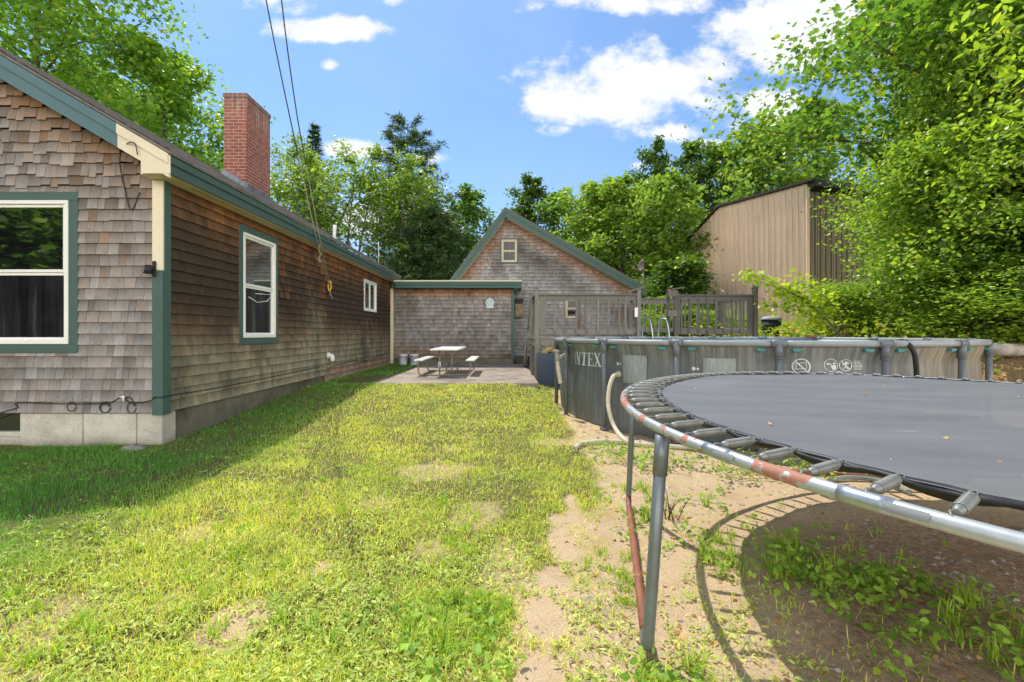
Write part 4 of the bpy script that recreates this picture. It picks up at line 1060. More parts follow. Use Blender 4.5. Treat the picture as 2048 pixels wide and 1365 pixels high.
# ladder
lad = empty('pool_ladder', (px(1316, 10.9), 10.9, 1.24), 'grey metal pool ladder hooked over the far rim from the deck', 'ladder')
for p_ in (1303, 1336):
    x = px(p_, 10.9) - px(1316, 10.9); mb = MB(); ly = 0
    mb.tube(smooth_path([(x, -.35, -.9), (x, -.12, -.05), (x - .03, -.02, .38), (x - .06, .08, .46), (x - .12, .2, .42), (x - .13, .28, .2), (x - .13, .3, .0)]), .019, 8); mb.build('stile', M['steel'], lad)
for k in range(4):
    mb = MB(); z = .0 - .25 * k; q_ = -.14 - .07 * k; mb.box(px(1303, 10.9) - px(1316, 10.9), px(1336, 10.9) - px(1316, 10.9), q_ - .04, q_ + .04, z - .015, z + .015, .006); mb.build('step', M['rail_grey'], lad)
# black strap over the rim on the right
mb = MB(); Aw, Zz = ang_of(1830); base = Zz
pts = [P2(1795, 684, Zz + .3), P2(1806, 682.5, Zz - .02), P2(1818, 690, Zz - .11), P2(1828, 706, Zz - .14), P2(1832, 730, Zz - .13), P2(1834, 765, Zz - .11), P2(1836, 840, Zz - .10)]
mb.tube(smooth_path(pts), .024, 8); tag(mb.build('black_hose', M['black']), 'black hose hanging over the pool rim near its right end', 'hose')
# two items lying on the rim
mb = MB(); bb = np.array(P2(1757, 680, 5.0)); a_ = R(270 + 9)
c_ = (PC[0] + PR * math.cos(R(-70 + 0)), PC[1]); 
t = R(36); q1 = (PC[0] + PR * math.cos(t), PC[1] + PR * math.sin(t), PT + .05); t = R(32.5); q2 = (PC[0] + PR * math.cos(t), PC[1] + PR * math.sin(t), PT + .045)
mb.obox(q1, q2, .13, .05); tag(mb.build('scrub_brush', M['red_rust']), 'small reddish brush lying on the far rim of the pool', 'brush')

# cream hose from the pool outlet, and the loose end on the ground
A, Zz = ang_of(1236); o0 = P2(1236, 749, Zz - .01)
gy = lambda x, y: float(gz(x, y))
def gp(pxl, py, h=.03):
    """point on the ground seen at a pixel"""
    t = 3.0
    for _ in range(30):
        x = px(pxl, t); z = gy(x, t); t = 910 * (1.35 - z - h) / (py - 667)
    return (px(pxl, t), t, gy(px(pxl, t), t) + h)
g1 = gp(1268, 888)
mb = MB(); pth = smooth_path([o0, P2(1226, 754, Zz - .10), P2(1218, 780, Zz - .20), P2(1217, 815, Zz - .30), P2(1227, 850, Zz - .42), P2(1245, 876, g1[1] + .1), g1, (g1[0] + .35, g1[1] - .05, gy(g1[0] + .35, g1[1]) + .028), (g1[0] + 1.0, g1[1] - .25, gy(g1[0] + 1.0, g1[1] - .25) + .03)], 10)
mb.tube(pth, [.027 + .0018 * (i % 2) for i in range(len(pth))], 10); mb.tube([o0, tuple(np.array(o0) + (.03, .04, 0))], .04, 10)
tag(mb.build('hose', M['hose']), 'cream ribbed hose curving from the pool outlet to the ground', 'hose')
mb = MB(); pth = smooth_path([gp(1148, 898, .03), gp(1165, 888, .035), gp(1195, 884, .035), gp(1240, 884, .032), gp(1300, 890, .03)], 10)
mb.tube(pth, [.027 + .0018 * (i % 2) for i in range(len(pth))], 10); mb.tube([pth[0], pth[1], pth[2]], .034, 10)
tag(mb.build('hose_end', M['hose']), 'loose cream hose end lying on the sand pointing to the lawn', 'hose')
# grey hose under the trampoline
mb = MB(); mb.tube(smooth_path([gp(1660, 960, .025), gp(1700, 955, .03), gp(1760, 962, .03), gp(1820, 985, .03)]), .022, 8)
tag(mb.build('grey_hose', M['rail_grey']), 'pale grey hose on the ground behind the trampoline frame', 'hose')

# ------------------------------------------------------------------ trampoline
TC = np.array([2.773, 2.212]); TR = 2.13; TZ = 1.35 - .436; TAX, TAY = -.016, .019
tr = empty('trampoline', (TC[0], TC[1], 0), 'large round trampoline with rusty steel rim and grey mat', 'trampoline')
def tp(a, r, dz_=0.0): x, y = r * math.cos(a), r * math.sin(a); return (x, y, TZ + TAX * x + TAY * y + dz_)
mb = MB(); n = 220
def rustw(d):
    d = d % 360; w = -.035
    for (c, s_, k) in ((168, 14, .17), (185, 9, .08), (150, 20, .02), (120, 30, .06), (60, 40, .04), (205, 12, .075), (190, 6, .05)): w += k * math.exp(-(((d - c + 180) % 360 - 180) / s_) ** 2)
    return w
rn = 14; V = []; Cc = []
for i in range(n):
    a = 2 * math.pi * i / n
    for k in range(rn):
        t = 2 * math.pi * k / rn; rr = TR + .0215 * math.cos(t); p = tp(a, rr, .0215 * math.sin(t)); V.append(p); Cc.append((rustw(math.degrees(a)),) * 3)
q = [(i * rn + k, i * rn + (k + 1) % rn, ((i + 1) % n) * rn + (k + 1) % rn, ((i + 1) % n) * rn + k) for i in range(n) for k in range(rn)]
q = np.array(q)[:, ::-1]; me = np_mesh('rim', np.array(V), q.ravel(), np.arange(len(q)) * 4, np.full(len(q), 4), np.array(Cc), None, True); rim = link('rim', me, M['rim'], tr)
# pressed sleeves where rim sections join, with flat stickers
for k, dg in enumerate((197.2, 207.5 + 2, 152, 110, 65, 20, 335, 290, 245)):
    mb = MB(); mb.tube([tp(R(dg + e_), TR) for e_ in (-1.6, -.8, 0, .8, 1.6)], .0235, 14); o = mb.build('sleeve', M['steel'], rim)
for dg in (198.4, 211.8):
    mb = MB(); V = []
    for t in np.linspace(-.25, .75, 5):
        for e_ in np.linspace(-1.2, 1.2, 5): V.append(tp(R(dg + e_), TR + .0243 * math.cos(t), .0243 * math.sin(t)))
    mb.add(V, [(j * 5 + i, j * 5 + i + 1, j * 5 + i + 6, j * 5 + i + 5) for j in range(4) for i in range(4)], True); mb.build('sticker', M['rail_grey'], rim)
# mat
RM = 1.935; mb = MB(); na = 168; V = [tp(0, 0, -.015)]
rings = [.2, .5, .8, 1.1, 1.4, 1.65, 1.8, 1.88]
def medge(a): 
    k = (math.degrees(a) / (360 / 84.0)) % 1.0; return RM - .012 * math.sin(math.pi * k) ** 1.2
for r in rings + [None]:
    for i in range(na):
        a = 2 * math.pi * i / na; rr = medge(a) if r is None else r; V.append(tp(a, rr, .028 - .04 * (1 - (rr / RM) ** 2) + .003 * math.sin(a * 9 + rr * 4)))
Fs = [(0, 1 + i, 1 + (i + 1) % na) for i in range(na)]
for j in range(len(rings)):
    for i in range(na): Fs.append((1 + j * na + i, 1 + (j + 1) * na + i, 1 + (j + 1) * na + (i + 1) % na, 1 + j * na + (i + 1) % na))
mb.add(V, Fs, True); mato = mb.build('mat', M['mat'], tr)
mb = MB(); V = []
for i in range(na * 2):
    a = 2 * math.pi * i / (na * 2); r = medge(a); wv = .006 * math.sin(a * 42)
    for (dr, dz_) in ((-.022, .031), (.004, .026 + wv), (.007, .014 + wv), (-.012, .002 + wv * 2), (-.03, .006)): V.append(tp(a, r + dr, dz_))
m2 = na * 2; mb.add(V, [(i * 5 + k, ((i + 1) % m2) * 5 + k, ((i + 1) % m2) * 5 + k + 1, i * 5 + k + 1) for i in range(m2) for k in range(4)], True)
mb.build('mat_hem', M['black'], mato)
NS = 84
def spring_mesh(length):
    mb = MB(); r = .0145; L0 = length; pts = []; rad = []
    mb.tube([(x, 0, 0) for x in (.022, .026, .05, L0 * .5, L0 - .05, L0 - .028, L0 - .022)], [.006, .010, r, r * 1.03, r, .011, .006], 12)
    # coil windings shown as fine rings
    for x in np.arange(.045, L0 - .045, .0052):
        mb.tube([(x, (r + .0006) * math.cos(t), (r + .0006) * math.sin(t)) for t in np.linspace(0, 2 * math.pi, 9)[:-1]], .0016, 4, closed=True)
    mb.tube(smooth_path([(.026, .006, 0), (.012, .010, .004), (-.004, .006, .004), (-.012, 0, -.004), (-.006, 0, -.014)], 4), .003, 6)
    mb.tube(smooth_path([(L0 - .026, .006, 0), (L0 - .012, .010, .004), (L0 + .004, .006, .006), (L0 + .012, 0, .002), (L0 + .004, 0, -.008)], 4), .003, 6)
    return mb
LS = TR - RM - .006
first = None
for k in range(NS):
    a = R(213.95 - k * 360 / NS)
    if first is None: first = o = spring_mesh(LS).build('spring', weathered('spring_steel', (.24, .245, .225), (.15, .15, .14), .5, 12, .6, metal=.5, bumpy=.0), tr, fix=False)
    else: o = first.copy(); COL.objects.link(o); o.parent = tr
    A_, B_ = Vector(tp(a, TR - .006, .021)), Vector(tp(a, RM, .032)); d = (B_ - A_).normalized(); yv = Vector((0, 0, 1)).cross(d).normalized(); zv = d.cross(yv)
    o.matrix_local = Matrix.Translation(A_) @ Matrix(((d.x, yv.x, zv.x), (d.y, yv.y, zv.y), (d.z, yv.z, zv.z))).to_4x4()
# U-shaped legs: two uprights and a ground bar, four of them
def tl(p): return (p[0] - TC[0], p[1] - TC[1], p[2])
def uleg(T0, B0, T1, B1):
    m_ = MB(); T0, B0, T1, B1 = [Vector(p) for p in (T0, B0, T1, B1)]
    k = .10; q0 = B0.lerp(T0, k); q1 = B1.lerp(T1, k); e0 = B0.lerp(B1, .06); e1 = B1.lerp(B0, .06)
    los = []
    for T, B, q, e, r, kk in ((T0, B0, q0, e0, .026, .17), (T1, B1, q1, e1, .021, .15)):
        m_ = MB(); m_.tube([T, T.lerp(B, .5)] + smooth_path([q, B + (e - B) * .12 + Vector((0, 0, .012)), e], 6), r, 12); lo = m_.build('leg', LEGM, tr); los.append(lo)
        m_ = MB(); m_.tube([T + (T - B).normalized() * .02, T.lerp(B, kk)], r + .0045, 12); m_.build('socket', LEGM, lo)
    m_ = MB(); m_.tube([q1.lerp(B1, .3), B1.lerp(e1, .7), e1.lerp(e0, .3), e1.lerp(e0, .6), e0.lerp(e1, .02)], [.019, .020, .021, .021, .023], 12); m_.build('ground_bar', M['red_rust'], tr)
LEGM = weathered('grey_leg_steel', (.19, .215, .225), (.12, .135, .14), .38, 7, .6, metal=.45, bumpy=.04)
base = [((.662, 1.929, TZ - .015), (.590, 1.90, .03), (.905, 3.235, TZ - .02), (.955, 3.55, .035))]
for T0, B0, T1, B1 in base:
    for rot in (0, 90, 180, 270):
        Mx = Matrix.Rotation(R(rot), 4, 'Z'); uleg(*[Mx @ Vector(tl(p)) for p in (T0, B0, T1, B1)])

# ------------------------------------------------------------------ picnic table
pt = empty('picnic_table', (-1.53, 12.3, .262), 'white folding picnic table with two attached benches on the patio', 'picnic table')
mb = MB(); mb.bbox(-.36, .36, -1.08, 1.12, .655, .70, .02); mb.build('tabletop', M['table'], pt)
for sx_ in (-.70, .62):
    mb = MB(); mb.bbox(sx_ - .12, sx_ + .12, -.78, 1.15, .375, .415, .015); mb.build('bench', M['table'], pt)
for y_ in (-.72, .62):
    mb = MB(); mb.tube(smooth_path([(-.70, y_, .37), (-.70, y_, .12), (-.66, y_, .035), (-.58, y_, .025)] ), .02, 8); mb.tube([(-.58, y_, .025), (.5, y_, .025)], .02, 8); mb.tube(smooth_path([(.5, y_, .025), (.58, y_, .035), (.62, y_, .12), (.62, y_, .37)]), .02, 8)
    for x_ in (-.16, .15): mb.tube([(x_, y_, .02), (x_, y_, .655)], .02, 8)
    mb.build('leg_frame', M['tube_tan'], pt)
mb = MB(); mb.tube(smooth_path([(-.16, -.68, .33), (0, -.3, .42), (0, -.2, .64)]), .011, 6); mb.tube(smooth_path([(.15, -.68, .33), (0, -.3, .42)]), .011, 6); mb.tube([(0, -.2, .62), (0, .6, .3)], .011, 6); mb.build('brace', M['tube_tan'], pt)
mb = MB(); mb.box(-.19, -.125, -.748, -.742, .24, .36); tg = mb.build('tag', M['table'], pt)
mb = MB(); mb.box(-.175, -.14, -.7495, -.7482, .26, .285); mb.box(-.17, -.145, -.7495, -.7482, .31, .335); o = mb.build('tag_print', M['black'], tg)

# ------------------------------------------------------------------ ropes overhead
rp = empty('clothesline', (-4.05, 10.5, 2.4), 'pair of long ropes slanting down from overhead to the house wall', 'rope')
A_ = Vector((-4.03, 10.5, dz(575, 10.5)))
def rope_pt(pxl, py, y): return Vector(P2(pxl, py, y)) - rp.location
def yv_(t): return 10.4 + (4.4 - 10.4) * t
p1 = [rope_pt(660, 568, 10.3), rope_pt(650, 530, 9.7), rope_pt(638, 470, 9.1), rope_pt(612, 330, 8.8), rope_pt(590, 205, 8.5), rope_pt(563, 0, 8.0), rope_pt(520, -420, 7.0)]
p2 = [rope_pt(657, 568, 10.3), rope_pt(640, 512, 9.6), rope_pt(629, 462, 9.05), rope_pt(596, 310, 8.8), rope_pt(566, 170, 8.5), rope_pt(532, 0, 8.1), rope_pt(450, -420, 7.1)]
for p_ in (p1, p2):
    mb = MB(); mb.tube(smooth_path(p_, 8)[24:], .011, 6); mb.build('rope', M['rope_dark'], rp)
    mb = MB(); mb.tube(smooth_path(p_, 8)[:25], .009, 6); mb.build('rope', M['rope'], rp)['label'] = 'pale lower rope'
mb = MB(); mb.tube(smooth_path([rope_pt(640, 490, 9.0), rope_pt(637, 500, 9.0), rope_pt(642, 508, 9.0), rope_pt(638, 515, 9.0), rope_pt(641, 525, 9.0), rope_pt(636, 520, 8.98), rope_pt(640, 512, 9.0)]), .012, 6); mb.build('knot', M['rope'], rp)
mb = MB(); mb.tube([rope_pt(659 + 3.0 * math.cos(t), 572 + 10 * math.sin(t), 10.35) for t in np.linspace(0, 6.2, 16)], .016, 6); mb.build('hook', M['yellow'], rp)
mb = MB(); mb.tube(smooth_path([rope_pt(659, 580, 10.35), rope_pt(662, 590, 10.35), rope_pt(665, 599, 10.35)]), .009, 6); mb.tube(smooth_path([rope_pt(659, 580, 10.35), rope_pt(660, 592, 10.35)]), .008, 6); mb.build('rope_tail', M['rope'], rp)
mb = MB(); mb.tube([rope_pt(658, 572, 10.35), (-W - rp.location.x + .01, 10.75 - 10.5, dz(575, 10.35) - 2.4)], .01, 6); mb.build('eye_screw', M['steel'], rp)

# ------------------------------------------------------------------ steel shed
SCn = np.array([px(1615, 19.0), 19.0]); dA = np.array([-.30, 1.0]); dA /= np.linalg.norm(dA); dB = np.array([1.0, .30]); dB /= np.linalg.norm(dB)
LA_ = 6.96 * math.hypot(.30, 1); brk = 4.74 * math.hypot(.30, 1)
shed = empty('metal_shed', (SCn[0], SCn[1], 1.0), 'tall tan ribbed metal building half hidden by trees on the right', 'shed')
def ptop(s): return 7.6 + (7.92 - 7.6) * s / brk if s < brk else 7.92 + (6.74 - 7.92) * (s - brk) / (LA_ - brk)
def corr(mb, org, d, nrm, L_, topf, z0, lift=0.0, zfun=None):
    """ribbed steel sheet"""
    s = 0; prof = []
    while s < L_:
        for (ds, h) in ((0, 0), (.10, 0), (.11, .045), (.135, .045), (.145, 0), (.235, 0), (.243, .012), (.257, .012), (.265, 0)): 
            if s + ds <= L_: prof.append((s + ds, h))
        s += .30
    prof.append((L_, 0)); V = []
    for (s, h) in prof:
        p = org + d * s + nrm * (h + lift); zb = z0 if zfun is None else zfun(s); V += [(p[0], p[1], zb), (p[0], p[1], topf(s))]
    mb.add(V, [(2 * i, 2 * i + 2, 2 * i + 3, 2 * i + 1) for i in range(len(prof) - 1)])
nA_ = np.array([-dB[0], -dB[1]]); nB_ = np.array([-dA[0], -dA[1]])
def SH(o): o.parent = shed; o.matrix_parent_inverse = Matrix.Translation(-shed.location); return o
seam = lambda s: 1.35 + (667 - (408 + 80 * s / LA_)) / 910 * (19 + s * dA[1]) if True else 0
mb = MB(); corr(mb, SCn, dA, nA_, LA_, lambda s: min(seam(s) + .05, ptop(s)), .2); corr(mb, SCn, dA, nA_, LA_, ptop, 0, .012, lambda s: min(seam(s), ptop(s) - .005)); SH(mb.build('gable_wall', M['shed'], fix=False))
mb = MB(); corr(mb, SCn, dB, nB_, 22, lambda s: 7.35, .2); SH(mb.build('side_wall', weathered('shaded_steel_siding', (.20, .155, .085), (.12, .10, .055), .55, 1.2, .7, stretch=(3, 3, .5), bumpy=0), fix=False))  # darker copy of the siding colour, this side's shade painted in
mb = MB(); mb.box(-.06, .06, -.06, .06, 0, 7.5); 
mb = MB(); c0 = SCn + (nA_ + nB_) * .02
mb.box(c0[0] - .05, c0[0] + .06, c0[1] - .05, c0[1] + .05, .2, 7.45); SH(mb.build('corner_trim', M['shed']))
mb = MB()
for (s0, s1) in ((-.35, brk), (brk, LA_ + .15)):
    pa = SCn + dA * s0 + nA_ * .18; pb = SCn + dA * s1 + nA_ * .18; za, zb = ptop(max(s0, 0)) , (ptop(s1) if s1 <= LA_ else ptop(LA_) - .1)
    mb.prism([(pa[0], pa[1], za), (pb[0], pb[1], zb), (pb[0], pb[1], zb + .10), (pa[0], pa[1], za + .10)], (dB[0] * 22, dB[1] * 22, 0))
SH(mb.build('roof', M['shed_dark']))
mb = MB(); pa = SCn + nB_ * .05; mb.prism([(pa[0], pa[1], 7.3), (pa[0] + nB_[0] * .3, pa[1] + nB_[1] * .3, 7.42), (pa[0] + nB_[0] * .3, pa[1] + nB_[1] * .3, 7.6), (pa[0], pa[1], 7.6)], (dB[0] * 22, dB[1] * 22, 0)); SH(mb.build('eave', M['shed_dark']))

# bank: retaining stones, drum, tarp heap
def rock(name, c, size, label, cat, group=None, seed=1, flat=1.0):
    r_ = np.random.default_rng(seed); mb = MB(); n, m = 12, 8; V = []
    for j in range(m + 1):
        p = math.pi * j / m
        for i in range(n):
            t = 2 * math.pi * i / n; d = np.array([math.sin(p) * math.cos(t), math.sin(p) * math.sin(t), math.cos(p)]); e = .55; d = np.sign(d) * np.abs(d) ** e
            V.append(tuple(np.array(c) + d * np.array(size) * (1 + .10 * math.sin(3 * t + seed + 2 * p) + r_.uniform(-.05, .05))))
    mb.add(V, [(j * n + i, j * n + (i + 1) % n, (j + 1) * n + (i + 1) % n, (j + 1) * n + i) for j in range(m) for i in range(n)], True)
    return tag(mb.build(name, M['stone']), label, cat, group)
rock('wall_stone', (8.05, 7.45, 1.08), (.20, .16, .10), 'squared pale retaining stone on the bank just right of the pool', 'stone', 'retaining stones on the bank', 3)
rock('wall_stone', (8.58, 7.62, 1.06), (.24, .16, .10), 'darker retaining stone at the right edge of the bank', 'stone', 'retaining stones on the bank', 5)
pb = gp(256, 902, .0); rock('boulder', (pb[0], YC - .13, -.10), (.15, .09, .14), 'rounded fieldstone half buried against the front foundation', 'boulder', None, 8)
e = empty('drum', (px(1542, 13.0), 13.0, float(gz(px(1542, 13), 13))), 'dark drum with a pale lid half hidden in the bushes behind the deck', 'drum')
zt3 = dz(640, 13) - e.location.z
mb = MB(); mb.lathe([(0, 0), (.24, 0), (.25, zt3 * .33), (.26, zt3 * .34), (.25, zt3 * .36), (.25, zt3 * .66), (.26, zt3 * .67), (.25, zt3 * .69), (.25, zt3), (0, zt3)], n=20); mb.build('barrel', M['black'], e)
mb = MB(); mb.lathe([(.27, zt3), (.275, zt3 + .03), (.2, zt3 + .09), (0, zt3 + .11)], n=20); mb.build('lid', M['tarp'], e)
mb = MB(); y0 = 16.5; z0 = float(gz(px(1415, y0), y0))
V = [(px(1385, y0), y0, z0 - .2), (px(1442, y0), y0, z0 - .2), (px(1442, y0), y0, dz(655, y0)), (px(1430, y0), y0, dz(641, y0)), (px(1421, y0), y0, dz(640, y0)), (px(1388, y0), y0, dz(661, y0))]
mb.prism(V, (.3, 2.0, .05)); tag(mb.build('tarp_heap', M['tarp']), 'low grey tarp covered heap seen through the deck railing', 'tarp')

# ------------------------------------------------------------------ vegetation
MAPLE = np.array([(0, 0), (.22, -.02), (.17, .14), (.50, .20), (.36, .36), (.52, .62), (.25, .56), (.17, .72), (0, 1.0), (-.17, .72), (-.25, .56), (-.52, .62), (-.36, .36), (-.50, .20), (-.17, .14), (-.22, -.02)])
OVAL = np.array([(0, 0), (.2, .18), (.29, .45), (.19, .75), (0, 1.0), (-.19, .75), (-.29, .45), (-.2, .18)])
DIAM = np.array([(0, 0), (.34, .42), (0, 1.0), (-.34, .42)])
NEED = np.array([(-.07, 0), (.07, 0), (0, 1.0)])

def leaf_arrays(C, size, shape, col, up=.55, droop=.25, rs=None, fold=.12, tipdir=None):
    rs = rs or rng; n = len(C)
    nrm = rs.normal(size=(n, 3)) * .8; nrm[:, 2] = np.abs(nrm[:, 2]) * .6 + up * 1.6; nrm /= np.linalg.norm(nrm, axis=1)[:, None]
    tip = rs.normal(size=(n, 3)); tip[:, 2] -= droop * 2
    if tipdir is not None: tip = tip * .5 + tipdir
    tip -= nrm * (tip * nrm).sum(1)[:, None]; tip /= np.linalg.norm(tip, axis=1)[:, None] + 1e-9
    sd = np.cross(tip, nrm); k = len(shape); s = np.asarray(size)
    V = C[:, None] + s[:, None, None] * (shape[None, :, 0, None] * sd[:, None] + shape[None, :, 1, None] * tip[:, None] + (np.abs(shape[None, :, 0, None]) * fold - .16 * shape[None, :, 1, None] ** 2) * nrm[:, None])
    return V.reshape(-1, 3), np.repeat(col, k, 0), k

def leaf_mesh(name, C, size, shape, col, **kw):
    V, c, k = leaf_arrays(np.asarray(C), size, shape, col, **kw); n = len(V) // k
    return np_mesh(name, V, np.arange(n * k), np.arange(n) * k, np.full(n, k), c)

def leaf_cols(n, a, b, rs, yellow=.06, ycol=(.24, .30, .03), clump=None):
    t = rs.random(n)[:, None]
    if clump is not None: t = np.clip(.55 * t + .45 * clump[:, None], 0, 1)
    c = np.array(a) * (1 - t) + np.array(b) * t; c = c * rs.uniform(.75, 1.25, (n, 1))
    y = rs.random(n) < yellow; c[y] = np.array(ycol) * rs.uniform(.7, 1.1, (y.sum(), 1)); return c

def branch_tree(seed, h, spread, base=.3, nprim=16, nsub=6, per=60, clump=(.5, .5, .28), shape='cone', rise=.45, tr=.16, stems=1, lean=(0, 0), wob=.25, irr=0.0):
    """trunk mesh + leaf centres (in tree space, base at origin)"""
    rs = np.random.default_rng(seed); mb = MB(); C = []; cl = []
    for s_ in range(stems):
        l = np.array(lean) + (rs.normal(size=2) * .14 if stems > 1 else 0); hh = h * rs.uniform(.82, 1.0) if stems > 1 else h
        tp_ = [np.array([l[0] * t * hh + wob * math.sin(3 * t + s_ + seed) * t, l[1] * t * hh + wob * math.cos(2.3 * t + seed) * t, t * hh - .3 * (t == 0)]) for t in np.linspace(0, .97, 9)]
        mb.tube(tp_, [tr * (1 - .9 * i / 8) + .012 for i in range(9)], 8)
        npr = nprim if stems == 1 else max(5, nprim // stems + 2)
        for p_ in range(npr):
            t = base + (1 - base) * (p_ + rs.uniform(0, .8)) / npr; t = min(t, .97)
            f_ = t / .97 * 8; i0 = min(int(f_), 7); o = tp_[i0] * (1 - (f_ - i0)) + tp_[i0 + 1] * (f_ - i0)
            az = p_ * 2.4 + rs.uniform(-.5, .5) + s_ * 1.3; u = (t - base) / (1 - base)
            if shape == 'cone': prof = 1.0 - .82 * u
            elif shape == 'round': prof = math.sin(math.pi * min(.97, .18 + .80 * u)) ** .7
            else: prof = .55 + .45 * math.sin(math.pi * (.1 + .85 * u))
            ln = spread * prof * rs.uniform(.72 - irr, 1.12 + irr); ri = rise * (.6 + u)
            d = np.array([math.cos(az), math.sin(az), ri]); d /= np.linalg.norm(d)
            pts = [o + d * ln * q + np.array([0, 0, (.12 if rise > .2 else -.06) * ln * q * q]) + rs.normal(size=3) * .04 * ln * q for q in (0, .35, .7, 1.0)]
            r0 = max(.012, tr * (1 - t) * .55); mb.tube(pts, [r0, r0 * .7, r0 * .4, .006], 5, cap=False)
            for sb in range(nsub):
                q = .25 + .75 * (sb + rs.uniform(0, 1)) / nsub; f2 = q * 3; i2 = min(int(f2), 2); b = pts[i2] * (1 - (f2 - i2)) + pts[i2 + 1] * (f2 - i2)
                dd = d * .5 + rs.normal(size=3) * .75; dd /= np.linalg.norm(dd); l2 = ln * rs.uniform(.15, .38) * (1.15 - .5 * q)
                e_ = b + dd * l2; mb.tube([b, (b + e_) / 2 + rs.normal(size=3) * .03, e_], [max(.006, r0 * .3), .006, .003], 4, cap=False)
                n = int(per * rs.uniform(.5, 1.4)); ctr = b + dd * l2 * rs.uniform(.4, 1.0, (n, 1)); sc_ = ln * .16 + .12
                g = rs.normal(size=(n, 3)) * np.array(clump) * sc_ * 1.5; C.append(ctr + g); cl.append(np.full(n, rs.random()))
    return mb, np.concatenate(C), np.concatenate(cl)

def make_tree(name, loc, label, cat, group, seed, h, spread, leaf, lsize, cols, mat, rz=0, yellow=.06, barkm=None, droop=.25, up=.55, **kw):
    e = empty(name, loc, label, cat, group, rz); rs = np.random.default_rng(seed + 100)
    mb, C, cl = branch_tree(seed, h, spread, **kw); mb.build('trunk', barkm or M['bark'], e, fix=False)
    n = len(C); sz = lsize * rs.uniform(.6, 1.25, n)
    me = leaf_mesh('crown', C, sz, leaf, leaf_cols(n, cols[0], cols[1], rs, yellow, clump=cl), rs=rs, droop=droop, up=up); link('crown', me, mat, e)
    return e
def copy_tree(src, loc, rz, sc, label, group=None):
    r = src.copy(); COL.objects.link(r); r.location = loc; r.rotation_euler = (0, 0, rz); r.scale = sc if hasattr(sc, '__len__') else (sc,) * 3; r['label'] = label
    if group: r['group'] = group
    for ch in src.children:
        c = ch.copy(); COL.objects.link(c); c.parent = r
    return r
MID = ((.045, .11, .02), (.125, .215, .035)); DRK = ((.022, .055, .012), (.07, .13, .022)); YEL = ((.075, .155, .022), (.19, .275, .045)); SPR = ((.03, .06, .028), (.07, .115, .045)); PIN = ((.055, .10, .035), (.13, .20, .06)); LGM = ((.06, .14, .025), (.17, .28, .04)); LGT = ((.08, .15, .03), (.19, .26, .05))
def gl(pxl, y): return (px(pxl, y), y, float(gz(px(pxl, y), y, False)) - .05)
def topm(py, y): return dz(py, y)
BG = 'trees behind the house'
# left: big maples behind the house
mapleA = make_tree('maple_tree', gl(60, 19), 'tall leafy maple behind the house at the far left', 'tree', BG, 11, 18.5, 6.2, MAPLE, .21, LGM, M['leaf'], base=.32, nprim=30, nsub=10, per=88, shape='round', tr=.3, rise=.5)
mapleB = make_tree('maple_tree', gl(318, 20.5), 'leafy maple with dark upper sprays just left of the chimney', 'tree', BG, 12, 13.6, 4.1, MAPLE, .20, LGM, M['leaf'], base=.22, nprim=26, nsub=9, per=80, shape='round', tr=.2, rise=.55)
copy_tree(mapleB, gl(215, 25), 2.1, (1.15, 1.15, 1.05), 'leafy maple between the far left maple and the one by the chimney')
copy_tree(mapleA, gl(-190, 22), 1.0, .95, 'large maple beyond the left edge behind the house roof')
# thin multi-stemmed trees behind the chimney
birchA = make_tree('birch_tree', gl(575, 27), 'slender light green tree right beside the chimney', 'tree', BG, 21, 13.2, 2.6, OVAL, .22, LGT, M['leaf_far'], base=.22, nprim=20, nsub=6, per=42, shape='col', tr=.13, stems=3, rise=.9)
birchB = make_tree('birch_tree', gl(690, 27), 'slender multi-stemmed tree with open crown behind the vent pipe', 'tree', BG, 22, 11.2, 3.0, OVAL, .22, ((.055, .12, .022), (.15, .22, .035)), M['leaf_far'], base=.38, nprim=20, nsub=6, per=36, shape='round', tr=.12, stems=4, rise=1.0)
copy_tree(birchB, gl(770, 26), 2.0, (1.0, 1.0, .98), 'olive multi-stemmed tree with forked grey trunks left of the pine')
copy_tree(birchB, gl(838, 27.5), 4.1, (.8, .8, .97), 'narrow multi-stemmed tree in front of the pine')
copy_tree(birchA, gl(640, 32), 1.3, (1.2, 1.2, 1.02), 'taller light green tree behind the pair of ropes')
copy_tree(birchA, gl(520, 34), 2.9, (1.2, 1.2, .95), 'light green tree hidden behind the right side of the chimney')
